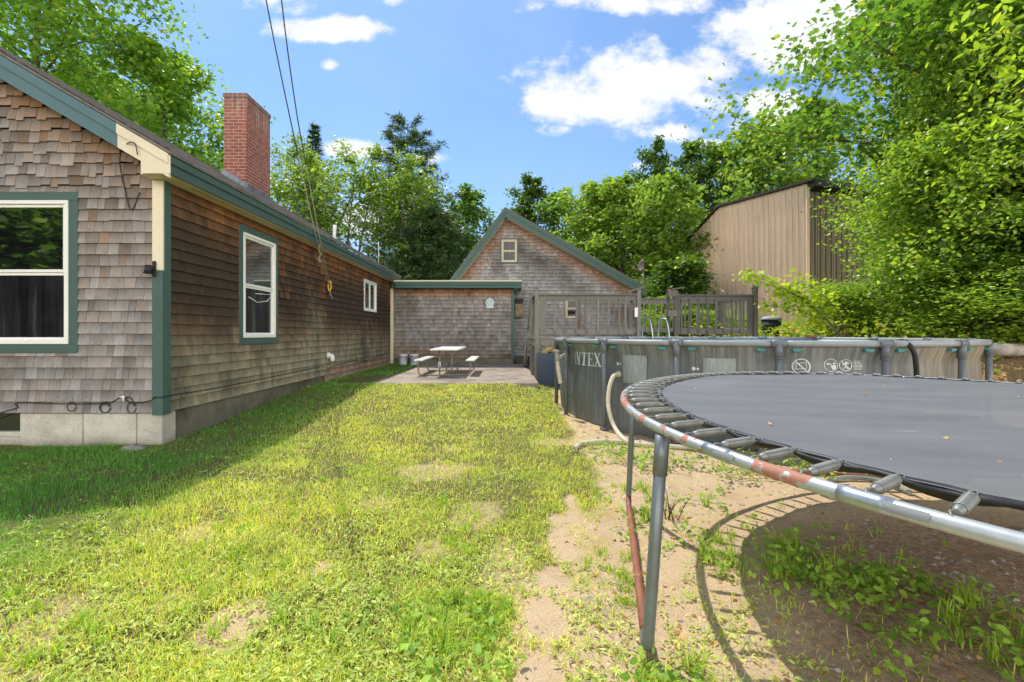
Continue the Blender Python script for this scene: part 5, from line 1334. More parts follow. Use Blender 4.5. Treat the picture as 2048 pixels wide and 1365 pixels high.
# spruce tip and pine
def conifer(name, loc, label, seed, h, spread, cols, needle=.16, tiers=26, dense=60, pine=False, group=BG):
    e = empty(name, loc, label, 'tree', group); rs = np.random.default_rng(seed); mb = MB(); C = []; T = []
    mb.tube([(0, 0, -.3), (.05, .03, h * .5), (.02, 0, h)], [.2, .12, .015], 8)
    for k in range(tiers):
        t = (.18 if not pine else .30) + (.81 if not pine else .69) * k / tiers; nb = 6 if not pine else 4
        prof = (1 - t) if not pine else (.22 + .85 * (1 - t) ** .6) * rs.uniform(.45, 1.1)
        for b in range(nb):
            az = b * 2 * math.pi / nb + k * 1.1 + rs.uniform(-.3, .3); ln = spread * prof * rs.uniform(.7, 1.15) + .12; dz_ = (-.18 if not pine else .12)
            o = np.array([0, 0, t * h]); d = np.array([math.cos(az), math.sin(az), dz_]); tipz = .18 * ln
            pts = [o, o + d * ln * .5, o + d * ln + (0, 0, tipz)]; mb.tube(pts, [.03 * (1 - t) + .012, .012, .005], 4, cap=False)
            n = int(dense * (ln / spread + .25) * rs.uniform(.7, 1.2)); q = rs.random(n) ** (.6 if not pine else .35); ctr = o + d * (ln * q)[:, None]; ctr[:, 2] += tipz * q ** 2
            off = rs.normal(size=(n, 3)) * np.array([.09, .09, .05]) * ln ** .5 * (1 if not pine else 1.25); C.append(ctr + off); tt = off * 2.2 + d * .6 + (np.array([0, 0, .35]) if pine else np.array([0, 0, -.15])); T.append(tt)
    mb.build('trunk', M['bark'], e, fix=False); C = np.concatenate(C); T = np.concatenate(T); n = len(C)
    # several needles per shoot
    C3 = np.repeat(C, 3, 0) + rs.normal(size=(3 * n, 3)) * .03; T3 = np.repeat(T, 3, 0) + rs.normal(size=(3 * n, 3)) * .35
    me = leaf_mesh('crown', C3, needle * rs.uniform(.7, 1.3, 3 * n) * 2, NEED * np.array([1.1, 1]), leaf_cols(3 * n, cols[0], cols[1], rs, 0), rs=rs, tipdir=T3, fold=0); link('crown', me, M['needle'], e); return e
conifer('spruce_tree', gl(629, 36), 'dark pointed spruce top showing behind the ropes', 31, topm(243, 36) , 4.0, SPR, .16, 34, 60)
conifer('pine_tree', gl(815, 31), 'tall dark pine standing above the other trees in the middle', 32, topm(246, 31), 4.3, PIN, .18, 22, 120, True)
conifer('pine_tree', gl(866, 25), 'smaller dense bluish pine just left of the garage gable', 33, topm(425, 25), 2.9, ((.05, .10, .038), (.14, .22, .075)), .18, 26, 110, True)
# trees behind the garage
treeC = make_tree('deciduous_tree', gl(938, 33), 'leafy tree with rounded top left of the garage peak', 'tree', BG, 41, .85 * topm(378, 33), 2.6, DIAM, .30, MID, M['leaf_far'], base=.15, nprim=22, nsub=6, per=50, shape='round', tr=.16, rise=.7)
treeD = make_tree('deciduous_tree', gl(1058, 36), 'dark leafy tree rising right behind the garage peak', 'tree', BG, 42, .86 * topm(352, 36), 2.9, DIAM, .30, DRK, M['leaf_far'], base=.2, nprim=22, nsub=6, per=55, shape='round', tr=.16, rise=.7)
treeE = make_tree('deciduous_tree', gl(1185, 30), 'bright green full tree behind the right roof slope of the garage', 'tree', BG, 43, .78 * topm(378, 30), 3.0, DIAM, .30, YEL, M['leaf_far'], base=.1, nprim=26, nsub=7, per=62, shape='round', tr=.16, rise=.6)
copy_tree(treeC, gl(1118, 34), 1.7, (.9, .9, .96), 'mid green tree between the dark tree and the bright tree behind the garage', BG)
copy_tree(treeE, gl(1245, 28), 2.2, (.95, .95, .97), 'bright green tree behind the garage eave with the satellite dish', BG)
copy_tree(treeD, gl(1312, 33), .6, (.75, .75, 1.05), 'dark narrow tree left of the metal shed', BG)
copy_tree(treeE, gl(1335, 26), 4.0, (.85, .85, .9), 'low yellow-green tree against the left corner of the metal shed', BG)
copy_tree(treeD, gl(1388, 34), 2.6, (.8, .8, 1.08), 'dark tree peeping over the left end of the shed roof', BG)
copy_tree(treeC, gl(1440, 33), 4.4, (1.0, 1.0, 1.2), 'mid green tree above the sloping end of the shed roof', BG)
copy_tree(treeE, gl(1530, 31), 1.1, (1.15, 1.15, 1.5), 'tall yellow-green tree above the middle of the shed roof', BG)
copy_tree(treeC, gl(1630, 31), 3.1, (1.3, 1.3, 1.4), 'broad tree behind the near corner of the shed', BG)
copy_tree(treeC, gl(885, 37), 5.2, (1.1, 1.1, .86), 'mid green tree between the pine and the garage', BG)
copy_tree(treeE, gl(480, 30), 2.0, (1.2, 1.2, .85), 'bright tree low behind the chimney base', BG)
# right-hand trees on the bank
RG = 'trees and bushes on the right bank'
bigR = make_tree('maple_tree', (13.0, 12.4, 1.2), 'large overhanging maple filling the upper right', 'tree', RG, 51, 14.5, 5.6, MAPLE, .175, MID, M['leaf'], base=.34, nprim=38, nsub=11, per=88, shape='cone', tr=.22, rise=.35, yellow=.1)
copy_tree(bigR, (15.8, 12.0, 1.2), 2.4, (1.0, 1.0, 1.05), 'tall maple behind the overhanging one at the right edge')
bushA = make_tree('bush', (9.6, 9.8, 1.15), 'tall leafy bush with ivy-like leaves right behind the pool', 'bush', RG, 52, 4.3, 1.75, OVAL, .105, YEL, M['leaf'], base=.06, nprim=44, nsub=8, per=80, irr=.32, shape='round', tr=.05, stems=3, rise=.8, yellow=.15)
bushB = make_tree('bush', (11.6, 9.3, 1.2), 'dark green dense bush at the right edge above the bank', 'bush', RG, 53, 4.8, 2.0, MAPLE, .18, DRK, M['leaf'], base=.08, nprim=42, nsub=8, per=58, irr=.3, shape='round', tr=.06, stems=2, rise=.6)
copy_tree(bushA, (11.1, 11.6, 1.2), 1.9, (.95, .95, .8), 'bush in front of the near corner of the shed', RG)
copy_tree(bushA, (12.5, 13.2, 1.2), 3.5, (1.1, 1.1, 1.25), 'taller pale bush climbing beside the shed side wall', RG)
copy_tree(bushA, (8.7, 11.3, 1.1), 5.0, (.65, .65, .34), 'low yellowish bush at the right end of the deck', RG)
copy_tree(bushA, (12.6, 10.6, 1.2), 4.4, (1.1, 1.1, 1.9), 'very tall pale bush filling the space under the maple at the right', RG)
copy_tree(bushA, (11.6, 12.2, 1.2), .9, (.9, .9, 1.7), 'slim tall bush hiding the middle of the shed side wall', RG)
copy_tree(bushB, (12.6, 11.5, 1.3), 4.0, (1.1, 1.1, 1.2), 'dark bush between the maple trunk and the right edge', RG)
copy_tree(bushA, (9.0, 8.6, 1.15), 2.7, (.8, .8, .38), 'low bush on the bank directly behind the pool rim', RG)
copy_tree(bushB, (10.3, 8.2, 1.2), 1.2, (.75, .75, .5), 'low dark bush above the retaining stones', RG)
copy_tree(bushA, (6.6, 15.6, 1.0), .4, (.9, .9, .25), 'low bush seen through the deck railing before the shed', RG)
copy_tree(bushA, (7.2, 20.5, .8), 1.4, (1.0, 1.0, .5), 'bush at the right corner of the garage', RG)
copy_tree(bushB, (7.9, 22.0, .8), 2.4, (.9, .9, .85), 'dark bush between garage and shed', RG)
near = make_tree('overhanging_branch', (9.9, 6.9, 1.1), 'bright young tree with long leaves at the upper right edge', 'tree', RG, 54, 7.4, 2.3, OVAL * np.array([.75, 1]), .16, ((.10, .18, .02), (.22, .32, .03)), M['leaf'], base=.45, nprim=16, nsub=8, per=26, shape='round', tr=.06, rise=.25, yellow=.1, droop=.5)
near.name = 'young_tree'
# arching sprig in front of the shed
e = empty('sapling', (7.6, 9.95, 1.0), 'arching leafy sapling leaning left past the deck corner post', 'sapling', RG); rs = np.random.default_rng(77); mb = MB(); C = []
for (px_, py_, y_) in ((1490, 545, 10.6), (1512, 560, 10.6), (1560, 580, 10.4), (1600, 560, 10.2), (1530, 610, 10.4)):
    E_ = np.array(P2(px_, py_, y_)) - np.array(e.location); pth = smooth_path([(0, 0, 0), E_ * .5 + (.1, 0, .25), E_], 8); mb.tube(pth, [.014 - .0005 * i for i in range(len(pth))], 5)
    for q in pth[6:]: C.append(np.array(q) + rs.normal(size=(16, 3)) * .10)
mb.build('stem', M['bark'], e); C = np.concatenate(C); n = len(C); link('leaves', leaf_mesh('leaves', C, .11 * rs.uniform(.6, 1.3, n), OVAL * np.array([1.2, 1]), leaf_cols(n, (.14, .22, .02), (.30, .36, .03), rs, .1), rs=rs), M['leaf'], e)

# trees behind the camera, mirrored in the windows; bushes added to block bright cloud there
copy_tree(treeE, (-20, -8, 0), 1, 1.8, 'tree behind the camera mirrored in the front window, nearest the house', 'trees mirrored in the windows')
copy_tree(treeE, (-27, -10, 0), 2.4, 1.6, 'tree behind the camera mirrored in the front window, in the middle', 'trees mirrored in the windows')
copy_tree(bushB, (-17, -6, 0), 1.0, (2.4, 2.4, 1.6), 'added dark bush behind the camera mirrored in the front window, nearest the house', 'trees mirrored in the windows')
copy_tree(bushB, (-22, -9.5, 0), 2.0, (2.6, 2.6, 1.7), 'added dark bush behind the camera mirrored in the front window, middle', 'trees mirrored in the windows')
copy_tree(bushB, (-29, -14, 0), 3.0, (3.2, 3.2, 2.0), 'added dark bush behind the camera mirrored in the front window, rear', 'trees mirrored in the windows')
copy_tree(treeC, (-25, -17, 0), 2.4, 1.8, 'tree behind the camera mirrored in the front window, rear row', 'trees mirrored in the windows')

# far woods: one leafy mass behind everything
rs = np.random.default_rng(5); n = 26000; ang = rs.uniform(-58, 58, n); dist = rs.uniform(42, 56, n); x = dist * np.tan(np.radians(ang)) ; x = np.clip(x, -80, 80) + rs.normal(size=n) * .5
hmax = 6.5 + 3.5 * fbm(x, x * 0, .12, 71) + 2.5 * fbm(x, x * 0, .5, 72); hmax = hmax * (.55 + .45 * sstep(-9, 2, x)); C = np.stack([x, dist, rs.random(n) ** .8 * hmax], 1)
me = leaf_mesh('woods', C, .85 * rs.uniform(.6, 1.2, n), DIAM, leaf_cols(n, (.03, .07, .015), (.11, .17, .03), rs, .03, clump=fbm(x, dist, .3, 73)), rs=rs)
tag(link('distant_woods', me, M['leaf_far']), 'distant mass of woods behind the house and shed', 'woods', None, 'stuff')
# undergrowth on the bank
n = 26000; x = rs.uniform(5.5, 15, n); y = rs.uniform(7.2, 17, n); s = (x - 3.95) * .9 + (y - 7.92) * .43; ok = (s > 3.9 + rs.normal(size=n) * .3); x, y = x[ok], y[ok]; n = len(x)
C = np.stack([x, y, gz(x, y, False) + rs.random(n) ** 1.5 * (.25 + .35 * fbm(x, y, .8, 81))], 1)
me = leaf_mesh('undergrowth', C, .10 * rs.uniform(.5, 1.3, n), OVAL * np.array([1.1, 1]), leaf_cols(n, (.08, .15, .02), (.24, .30, .04), rs, .12, (.38, .28, .07)), rs=rs)
tag(link('undergrowth', me, M['leaf']), 'yellow-green undergrowth covering the bank behind the pool', 'undergrowth', None, 'stuff')

# ------------------------------------------------------------------ lawn
def in_lawn(x, y):
    ok = (x > -W - .02 + .02 * (y > YC)) | (y < YC - .02)
    ok &= ~((x > -2.95) & (x < .75) & (y > 9.95) & (y < 16.1)); ok &= ~((x > -3.75) & (x < -2.97) & (y > 9.93) & (y < 11.7))
    ok &= np.hypot(x - PC[0], y - PC[1]) > PR + .01; ok &= y < 16.0
    ok &= ~((y > 11.0) & (x > .6)); return ok
def sample(nn, pw, zmax=16.0, zmin=.9):
    u = rng.random(nn); y = zmin * (zmax / zmin) ** u            # equal numbers per octave of distance
    x = rng.uniform(-1.18, 1.22, nn) * y + rng.uniform(-.4, .4, nn); return x, y
def blades(name, x, y, hgt, wid, col, lean=.6, mat=None):
    n = len(x); z = gz(x, y) - .004; az = rng.uniform(0, 2 * math.pi, n); l = np.abs(rng.normal(size=n)) * lean + .15; h = hgt; w = wid
    dx, dy = np.cos(az), np.sin(az); sx, sy = -dy, dx; tw = rng.uniform(-.5, .5, n); sx2, sy2 = -np.sin(az + tw), np.cos(az + tw)
    P = np.zeros((n, 5, 3))
    P[:, 0] = np.stack([x - sx * w / 2, y - sy * w / 2, z], 1); P[:, 1] = np.stack([x + sx * w / 2, y + sy * w / 2, z], 1)
    mx, my, mz = x + dx * l * h * .4, y + dy * l * h * .4, z + h * .6 / (1 + .3 * l)
    P[:, 2] = np.stack([mx + sx2 * w * .42, my + sy2 * w * .42, mz], 1); P[:, 3] = np.stack([mx - sx2 * w * .42, my - sy2 * w * .42, mz], 1)
    P[:, 4] = np.stack([x + dx * l * h, y + dy * l * h, z + h * (1.0 / (1 + .75 * l ** 1.5))], 1)
    b = np.arange(n)[:, None] * 5; loops = np.concatenate([b + np.array([[0, 1, 2, 3]]), b + np.array([[3, 2, 4]])], 1).ravel()
    st = (np.arange(n)[:, None] * 7 + np.array([[0, 4]])).ravel(); tt = np.tile([4, 3], n)
    return np_mesh(name, P.reshape(-1, 3), loops, st, tt, np.repeat(col, 5, 0))
x, y = sample(560000, 0); ok = in_lawn(x, y)
den = 1 - .97 * bare(x, y); den *= .38 + .75 * sstep(.35, .6, fbm(x, y, 2.3, 91)); den = np.where(shade_soil(x, y) > .3, .04, den); den *= np.where(x > 1.0, sstep(2.2, 1.2, x), 1)
ok &= rng.random(len(x)) < den * np.clip(.55 + .06 * y, .5, 1.0) * (1 - .9 * path(x, y)); x, y = x[ok], y[ok]; n = len(x)
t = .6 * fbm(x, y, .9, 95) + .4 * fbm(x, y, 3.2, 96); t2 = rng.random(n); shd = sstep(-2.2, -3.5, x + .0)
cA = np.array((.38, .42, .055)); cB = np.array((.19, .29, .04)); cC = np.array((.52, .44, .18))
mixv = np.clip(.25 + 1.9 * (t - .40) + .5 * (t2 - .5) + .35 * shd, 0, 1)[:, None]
col = cA * (1 - mixv) + cB * mixv; dryf = (rng.random(n) < (.15 * (1 - shd) + .03)); col[dryf] = cC; col *= (1 - shd[:, None] * np.array((.68, .42, .35))); col *= rng.uniform(.75, 1.2, (n, 1))  # greener towards the house, with the house shade also painted into the blades
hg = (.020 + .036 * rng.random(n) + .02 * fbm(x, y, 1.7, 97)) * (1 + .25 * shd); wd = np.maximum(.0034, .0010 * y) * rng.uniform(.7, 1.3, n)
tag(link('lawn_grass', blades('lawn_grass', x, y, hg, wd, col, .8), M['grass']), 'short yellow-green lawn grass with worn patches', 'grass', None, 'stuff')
print('blades', n)
# broad-leaved lawn weeds (plantain, clover rosettes)
x, y = sample(27000, 0, 12.0, 1.0); ok = in_lawn(x, y) & (x < 2.6) & (rng.random(len(x)) < (.15 + .85 * sstep(.45, .62, fbm(x, y, .8, 101))) * (1 - .55 * bare(x, y)) * (1 - .93 * path(x, y)) * (1 - .85 * shade_soil(x, y)) * sstep(1.9, .8, x) * np.where(x < -1.2, .55, 1)); x, y = x[ok], y[ok]
k = 6; n = len(x) * k; xx = np.repeat(x, k); yy = np.repeat(y, k); a = rng.uniform(0, 6.28, n); r = rng.uniform(.0, .012, n)
C = np.stack([xx + r * np.cos(a), yy + r * np.sin(a), gz(xx, yy) + .008 + .02 * rng.random(n)], 1); td = np.stack([np.cos(a), np.sin(a), rng.uniform(.1, .9, n)], 1) * 2.2
hue = np.repeat(rng.random(len(x)), k); col = leaf_cols(n, (.15, .23, .05), (.36, .40, .12), rng, .03, clump=hue)
me = leaf_mesh('weeds', C, np.maximum(.025, .0046 * yy) * rng.uniform(.5, 1.35, n), OVAL * np.array([.62, 1]), col, tipdir=td, up=.8)
tag(link('lawn_weeds', me, M['grass']), 'low broad-leaved weeds scattered through the lawn', 'weeds', None, 'stuff')
# tall grass tufts and weeds under and around the trampoline
def tufts(cx, cy, rad, nt, nb, h0, h1, w, cols):
    X = []; Y = []; HH = []; Wd = []
    for _ in range(nt):
        a = rng.uniform(0, 6.28); r = rad * math.sqrt(rng.random()); tx, ty = cx + r * math.cos(a), cy + r * math.sin(a); m = int(nb * rng.uniform(.5, 1.4)); hh = rng.uniform(h0, h1)
        X.append(tx + rng.normal(size=m) * .018); Y.append(ty + rng.normal(size=m) * .018); HH.append(hh * rng.uniform(.5, 1.15, m)); Wd.append(np.full(m, w))
    return np.concatenate(X), np.concatenate(Y), np.concatenate(HH), np.concatenate(Wd)
parts = [tufts(1.5, 2.65, .34, 26, 24, .07, .18, .005, None), tufts(2.05, 2.15, .4, 26, 22, .06, .16, .005, None), tufts(.72, 1.75, .18, 10, 22, .06, .14, .005, None), tufts(1.4, 1.4, .4, 12, 14, .04, .10, .005, None),
         tufts(1.15, 3.6, .5, 22, 16, .06, .15, .006, None), tufts(.62, 2.6, .22, 22, 16, .04, .10, .005, None), tufts(-.22, 2.12, .25, 60, 26, .05, .10, .006, None), tufts(-1.2, 3.2, 1.4, 60, 24, .05, .10, .006, None), tufts(-2.2, 2.4, 1.2, 60, 24, .05, .10, .006, None),
         tufts(1.6, 2.9, .9, 30, 12, .04, .10, .005, None), tufts(2.6, 2.2, .9, 20, 14, .06, .15, .006, None), tufts(.5, 1.8, .12, 10, 18, .05, .1, .005, None), tufts(.55, 2.2, .12, 8, 14, .04, .08, .005, None)]
x, y, h_, w_ = [np.concatenate(q) for q in zip(*parts)]; n = len(x); col = leaf_cols(n, (.10, .20, .025), (.26, .34, .04), rng, .06, (.42, .36, .14))
tag(link('grass_tufts', blades('grass_tufts', x, y, h_, w_, col, .55), M['grass']), 'taller grass tufts around and under the trampoline', 'grass', None, 'stuff')
X = []; Y = []; Z = []
for (cx, cy, rad, nt, hh) in ((1.7, 2.5, .36, 64, .15), (2.05, 2.15, .42, 60, .14), (1.85, 1.75, .35, 24, .08), (1.2, 1.4, .4, 16, .05), (1.1, 5.0, .3, 30, .12), (1.5, 4.75, .35, 40, .16), (2.2, 4.55, .5, 50, .18), (3.1, 4.3, .5, 40, .2), (.62, 1.72, .15, 14, .08), (-.35, 1.95, .4, 25, .05), (1.4, 3.3, .8, 36, .05)):
    for _ in range(nt):
        a = rng.uniform(0, 6.28); r = rad * math.sqrt(rng.random()); m = rng.integers(5, 14); tx, ty = cx + r * math.cos(a), cy + r * math.sin(a)
        X.append(tx + rng.normal(size=m) * .04); Y.append(ty + rng.normal(size=m) * .04); Z.append(rng.random(m) * hh * rng.uniform(.4, 1.1) + .015)
x = np.concatenate(X); y = np.concatenate(Y); z = np.concatenate(Z); ok = (np.hypot(x - PC[0], y - PC[1]) > PR + .06); x, y, z = x[ok], y[ok], z[ok]; n = len(x); C = np.stack([x, y, gz(x, y) + z], 1)
me = leaf_mesh('weeds', C, .034 * rng.uniform(.5, 1.6, n), OVAL * np.array([1.0, 1]), leaf_cols(n, (.07, .15, .02), (.20, .30, .04), rng, .04), up=.8)
tag(link('ground_weeds', me, M['grass']), 'leafy green weeds under the trampoline and along the pool base', 'weeds', None, 'stuff')
# gravel and dry litter on the sand
x, y = sample(34000, 0, 6.5, 1.0); ok = in_lawn(x, y) & (x < 5) & (x > -.6) & (rng.random(len(x)) < bare(x, y) * (.12 + .9 * sstep(.45, .68, fbm(x, y, 2.0, 111)))); x, y = x[ok], y[ok]; n = len(x)
octv = np.array([(1, 0, 0), (.5, .8, 0), (-.5, .85, 0), (-1, 0, 0), (-.5, -.8, 0), (.5, -.85, 0), (.25, .1, .55), (-.3, -.1, .5)]); ff = [(0, 1, 6), (1, 2, 6), (2, 7, 6), (2, 3, 7), (3, 4, 7), (4, 5, 7), (5, 6, 7), (5, 0, 6)]
sz = np.maximum(.004, .0012 * y) * np.exp(rng.normal(size=n) * .6) * 1.35; az = rng.uniform(0, 6.28, n); ca, sa = np.cos(az), np.sin(az)
P = octv[None] * sz[:, None, None] * rng.uniform(.7, 1.2, (n, 1, 3)); Q = P.copy(); Q[:, :, 0] = P[:, :, 0] * ca[:, None] - P[:, :, 1] * sa[:, None]; Q[:, :, 1] = P[:, :, 0] * sa[:, None] + P[:, :, 1] * ca[:, None]
Q += np.stack([x, y, gz(x, y) - .001], 1)[:, None]; g = rng.random((n, 1)); col = np.array((.42, .36, .29)) * (1 - g) + np.array((.30, .27, .25)) * g; col *= rng.uniform(.6, 1.4, (n, 1))
loops = (np.arange(n)[:, None, None] * 8 + np.array(ff)[None]).ravel()
gm = wood_attr('gravel_stone', (30, 30, 30), .8); tag(link('gravel', np_mesh('gravel', Q.reshape(-1, 3), loops, np.arange(n * 8) * 3, np.full(n * 8, 3), np.repeat(col, 8, 0)), gm), 'small pebbles scattered on the sandy ground', 'gravel', None, 'stuff')
x, y = sample(5200, 0, 7, 1.0); ok = in_lawn(x, y) & (x > .2) & (x < 6) & (rng.random(len(x)) < .35 * np.maximum(bare(x, y), .1)); x, y = x[ok], y[ok]
x2 = rng.uniform(6.2, 8.6, 900); y2 = rng.uniform(5.0, 8.5, 900); x = np.concatenate([x, x2]); y = np.concatenate([y, y2]); n = len(x); C = np.stack([x, y, gz(x, y) + .008], 1); qa = rng.uniform(0, 6.28, 26); qr = RM * .95 * np.sqrt(rng.random(26)); C[:26] = np.stack([TC[0] + qr * np.cos(qa), TC[1] + qr * np.sin(qa), TZ + TAX * qr * np.cos(qa) + TAY * qr * np.sin(qa) + .034 - .04 * (1 - (qr / RM) ** 2)], 1); y[:26] = 1
me = leaf_mesh('litter', C, np.where(y > 4.9, .07, .03) * rng.uniform(.5, 1.4, n), OVAL, leaf_cols(n, (.22, .11, .05), (.40, .26, .12), rng, .1, (.45, .36, .2)), up=1.4)
tag(link('leaf_litter', me, M['grass']), 'dry brown leaves and bits littering the sand and bank', 'leaf litter', None, 'stuff')
# dead stalks by the trampoline leg
b = gp(1345, 1040, 0); mb = MB()
for k in range(13):
    a = rng.uniform(0, 6.28); q = rng.uniform(.03, .12); hh = rng.uniform(.10, .26); x0, y0 = b[0] + rng.normal() * .03, b[1] + rng.normal() * .05; mb.tube([(x0, y0, b[2] - .01), (x0 + q * math.cos(a) * .5, y0 + q * math.sin(a) * .5, b[2] + hh * .6), (x0 + q * math.cos(a), y0 + q * math.sin(a), b[2] + hh)], [.004, .003, .0015], 5)
tag(mb.build('dead_stalks', M['dry']), 'clump of dry brown stalks in the sand beside the trampoline leg', 'plant')

# ------------------------------------------------------------------ sky, sun, camera
SV = Vector((-.31, .47, 1.0)).normalized(); el = math.asin(SV.z); az = math.atan2(SV.x, SV.y)
w = bpy.data.worlds.new('World'); SC.world = w; w.use_nodes = True; nt = w.node_tree; nt.nodes.clear()
out = nt.nodes.new('ShaderNodeOutputWorld'); bg = N(nt, 'Background'); L(nt, bg.outputs[0], out.inputs[0])
sky = N(nt, 'TexSky'); sky.sky_type = 'NISHITA'; sky.sun_disc = False; sky.sun_elevation = el; sky.sun_rotation = az; sky.air_density = 1.0; sky.dust_density = .6; sky.ozone_density = 2.0; sky.altitude = 100
SKY_S = .15
tc = N(nt, 'TexCoord').outputs['Generated']; sx = N(nt, 'SeparateXYZ'); L(nt, tc, sx.inputs[0])
ab = N(nt, 'Math', operation='ABSOLUTE'); L(nt, sx.outputs[1], ab.inputs[0]); mxn = N(nt, 'Math', operation='MAXIMUM'); mxn.inputs[1].default_value = .15; L(nt, ab.outputs[0], mxn.inputs[0])
u = N(nt, 'Math', operation='DIVIDE'); L(nt, sx.outputs[0], u.inputs[0]); L(nt, mxn.outputs[0], u.inputs[1]); v = N(nt, 'Math', operation='DIVIDE'); L(nt, sx.outputs[2], v.inputs[0]); L(nt, mxn.outputs[0], v.inputs[1])
cb = N(nt, 'CombineXYZ'); L(nt, u.outputs[0], cb.inputs[0]); L(nt, v.outputs[0], cb.inputs[1]); uv = cb.outputs[0]
n1 = noise(nt, uv, 8.5, 12, .63, (1, 1.3, 1)); n2 = noise(nt, uv, 2.2, 6, .6)
BL = [(1250, 175, 250, 105, .92), (1090, 212, 80, 32, .95), (1190, 205, 190, 60, .95), (1330, 170, 130, 75, 1.0), (1430, 130, 110, 50, .9), (1545, 215, 75, 48, 1.0), (1480, 250, 45, 30, .7), (1345, 262, 70, 26, .8), (1110, 262, 60, 22, .7), (1570, 70, 160, 90, 1.15), (1700, 20, 260, 110, 1.1), (1260, 0, 220, 40, .9), (1420, 288, 55, 13, .9), (1278, 332, 26, 12, .9),
      (650, 58, 150, 32, 1.15), (600, 22, 60, 26, .7), (660, 127, 28, 18, .8), (700, 300, 85, 26, 1.1), (860, 320, 70, 20, .8), (1180, 100, 60, 40, .55), (760, 440, 200, 50, .9), (520, -40, 200, 60, .75), (780, -5, 60, 22, .8)]
acc = None
for (bx_, by_, rx, ry, k) in BL:
    s_ = N(nt, 'VectorMath', operation='SUBTRACT'); s_.inputs[1].default_value = ((bx_ - 1012) / 910, (667 - by_) / 910, 0); L(nt, uv, s_.inputs[0])
    m_ = N(nt, 'VectorMath', operation='MULTIPLY'); m_.inputs[1].default_value = (910 / rx, 910 / ry, 0); L(nt, s_.outputs[0], m_.inputs[0])
    l_ = N(nt, 'VectorMath', operation='LENGTH'); L(nt, m_.outputs[0], l_.inputs[0])
    r_ = N(nt, 'MapRange', interpolation_type='SMOOTHSTEP'); r_.inputs[1].default_value = 0; r_.inputs[2].default_value = 1.7; r_.inputs[3].default_value = k; r_.inputs[4].default_value = 0; L(nt, l_.outputs['Value'], r_.inputs[0])
    if acc is None: acc = r_.outputs[0]
    else:
        a_ = N(nt, 'Math', operation='MAXIMUM'); L(nt, acc, a_.inputs[0]); L(nt, r_.outputs[0], a_.inputs[1]); acc = a_.outputs[0]
# elsewhere in the sky: bright low cloud added behind the camera to light walls facing it
beh = N(nt, 'MapRange'); beh.inputs[1].default_value = .1; beh.inputs[2].default_value = -.2; beh.inputs[3].default_value = 0; beh.inputs[4].default_value = 1.0; L(nt, sx.outputs[1], beh.inputs[0])
zen = N(nt, 'MapRange'); zen.inputs[1].default_value = .75; zen.inputs[2].default_value = .95; zen.inputs[3].default_value = 0; zen.inputs[4].default_value = .0; L(nt, sx.outputs[2], zen.inputs[0])
lowz = N(nt, 'MapRange'); lowz.inputs[1].default_value = .72; lowz.inputs[2].default_value = .35; L(nt, sx.outputs[2], lowz.inputs[0])
bl_ = N(nt, 'Math', operation='MULTIPLY'); L(nt, beh.outputs[0], bl_.inputs[0]); L(nt, lowz.outputs[0], bl_.inputs[1])
for extra in (bl_.outputs[0], zen.outputs[0]):
    a_ = N(nt, 'Math', operation='MAXIMUM'); L(nt, acc, a_.inputs[0]); L(nt, extra, a_.inputs[1]); acc = a_.outputs[0]
d_ = N(nt, 'Math', operation='MULTIPLY_ADD'); d_.inputs[1].default_value = 1.7; d_.inputs[2].default_value = -1.05; L(nt, n1, d_.inputs[0])
s_ = N(nt, 'Math', operation='ADD'); L(nt, acc, s_.inputs[0]); L(nt, d_.outputs[0], s_.inputs[1])
cm = N(nt, 'MapRange', interpolation_type='SMOOTHSTEP'); cm.inputs[1].default_value = .20; cm.inputs[2].default_value = .62; L(nt, s_.outputs[0], cm.inputs[0])
hz = N(nt, 'MapRange'); hz.inputs[1].default_value = .2; hz.inputs[2].default_value = .75; hz.inputs[3].default_value = 0; hz.inputs[4].default_value = .24; L(nt, n2, hz.inputs[0])
sc_ = N(nt, 'VectorMath', operation='SCALE'); sc_.inputs['Scale'].default_value = 1.0; L(nt, sky.outputs[0], sc_.inputs[0])
SKYMUL = (.78, 1.08, 1.34)
skyc = mixc(nt, 1.0, sc_.outputs[0], SKYMUL, 'MULTIPLY')
CL = 1.0 / SKY_S
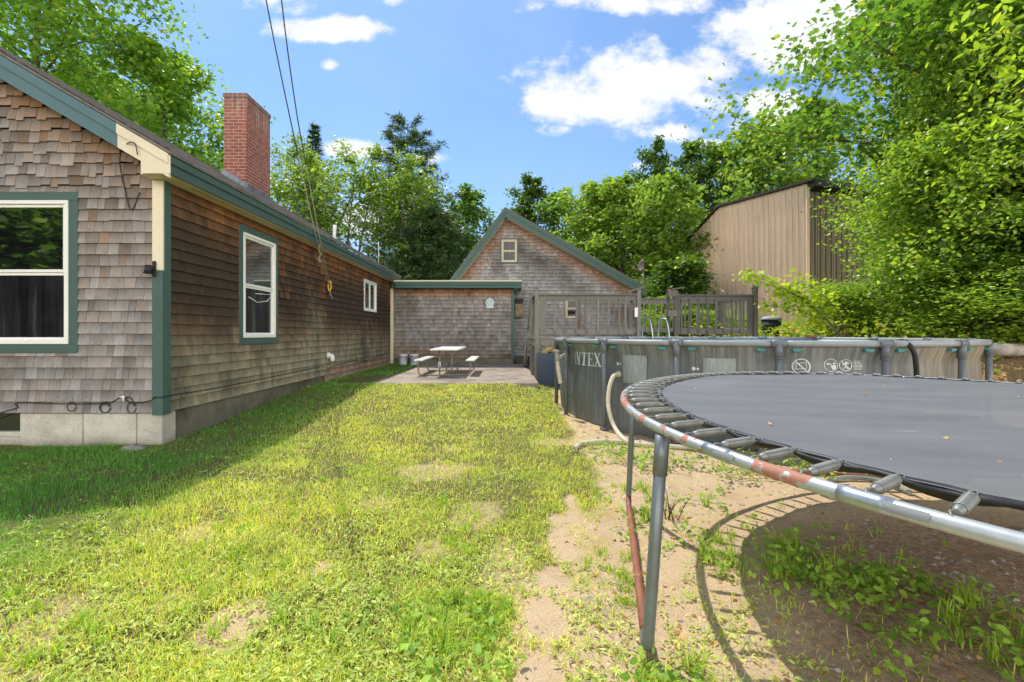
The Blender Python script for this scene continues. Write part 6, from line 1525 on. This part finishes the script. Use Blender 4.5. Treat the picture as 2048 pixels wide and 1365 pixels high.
cl0 = mixc(nt, n1, (CL * .80, CL * .84, CL * .90), (CL * 1.2, CL * 1.2, CL * 1.2))
bb = N(nt, 'MapRange'); bb.inputs[1].default_value = .1; bb.inputs[2].default_value = -.3; L(nt, sx.outputs[1], bb.inputs[0])
cloudc = mixc(nt, bb.outputs[0], cl0, (CL * 4.1, CL * 3.95, CL * 3.7))  # cloud behind the camera boosted far above the rest as fill for walls
hh_ = N(nt, 'MapRange', interpolation_type='SMOOTHSTEP'); hh_.inputs[1].default_value = .48; hh_.inputs[2].default_value = .05; hh_.inputs[3].default_value = 0; hh_.inputs[4].default_value = .42; L(nt, v.outputs[0], hh_.inputs[0])
skyc = mixc(nt, hh_.outputs[0], skyc, (CL * .55, CL * .72, CL * .92))
c = mixc(nt, hz.outputs[0], skyc, (CL * .75, CL * .86, CL * 1.0)); c = mixc(nt, cm.outputs[0], c, cloudc)
L(nt, c, bg.inputs[0]); bg.inputs[1].default_value = SKY_S
sl = bpy.data.lights.new('sun', 'SUN'); sl.energy = 5.0; sl.angle = R(.53); sl.color = (1.0, .945, .86)
so = bpy.data.objects.new('sun', sl); COL.objects.link(so); so.rotation_euler = (-SV).to_track_quat('-Z', 'Y').to_euler()
cam = bpy.data.cameras.new('camera'); cam.sensor_width = 36; cam.lens = 36 * F; cam.shift_x = 12 / 2048; cam.shift_y = -15.5 / 2048; cam.clip_end = 3000; cam.clip_start = .05
co = bpy.data.objects.new('camera', cam); COL.objects.link(co); co.location = (0, 0, CAM_H); co.rotation_euler = (R(90), 0, 0); SC.camera = co
SC.view_settings.view_transform = 'Standard'; SC.view_settings.look = 'None'; SC.view_settings.exposure = 0; SC.view_settings.gamma = 1
SC.render.engine = 'CYCLES'; cy = SC.cycles; cy.max_bounces = 7; cy.diffuse_bounces = 3; cy.transmission_bounces = 3; cy.glossy_bounces = 3; cy.sample_clamp_indirect = 6
try:
    cy.use_denoising = True; cy.denoiser = 'OPENIMAGEDENOISE'; cy.denoising_prefilter = 'ACCURATE'; cy.denoising_input_passes = 'RGB_ALBEDO_NORMAL'
except Exception: pass
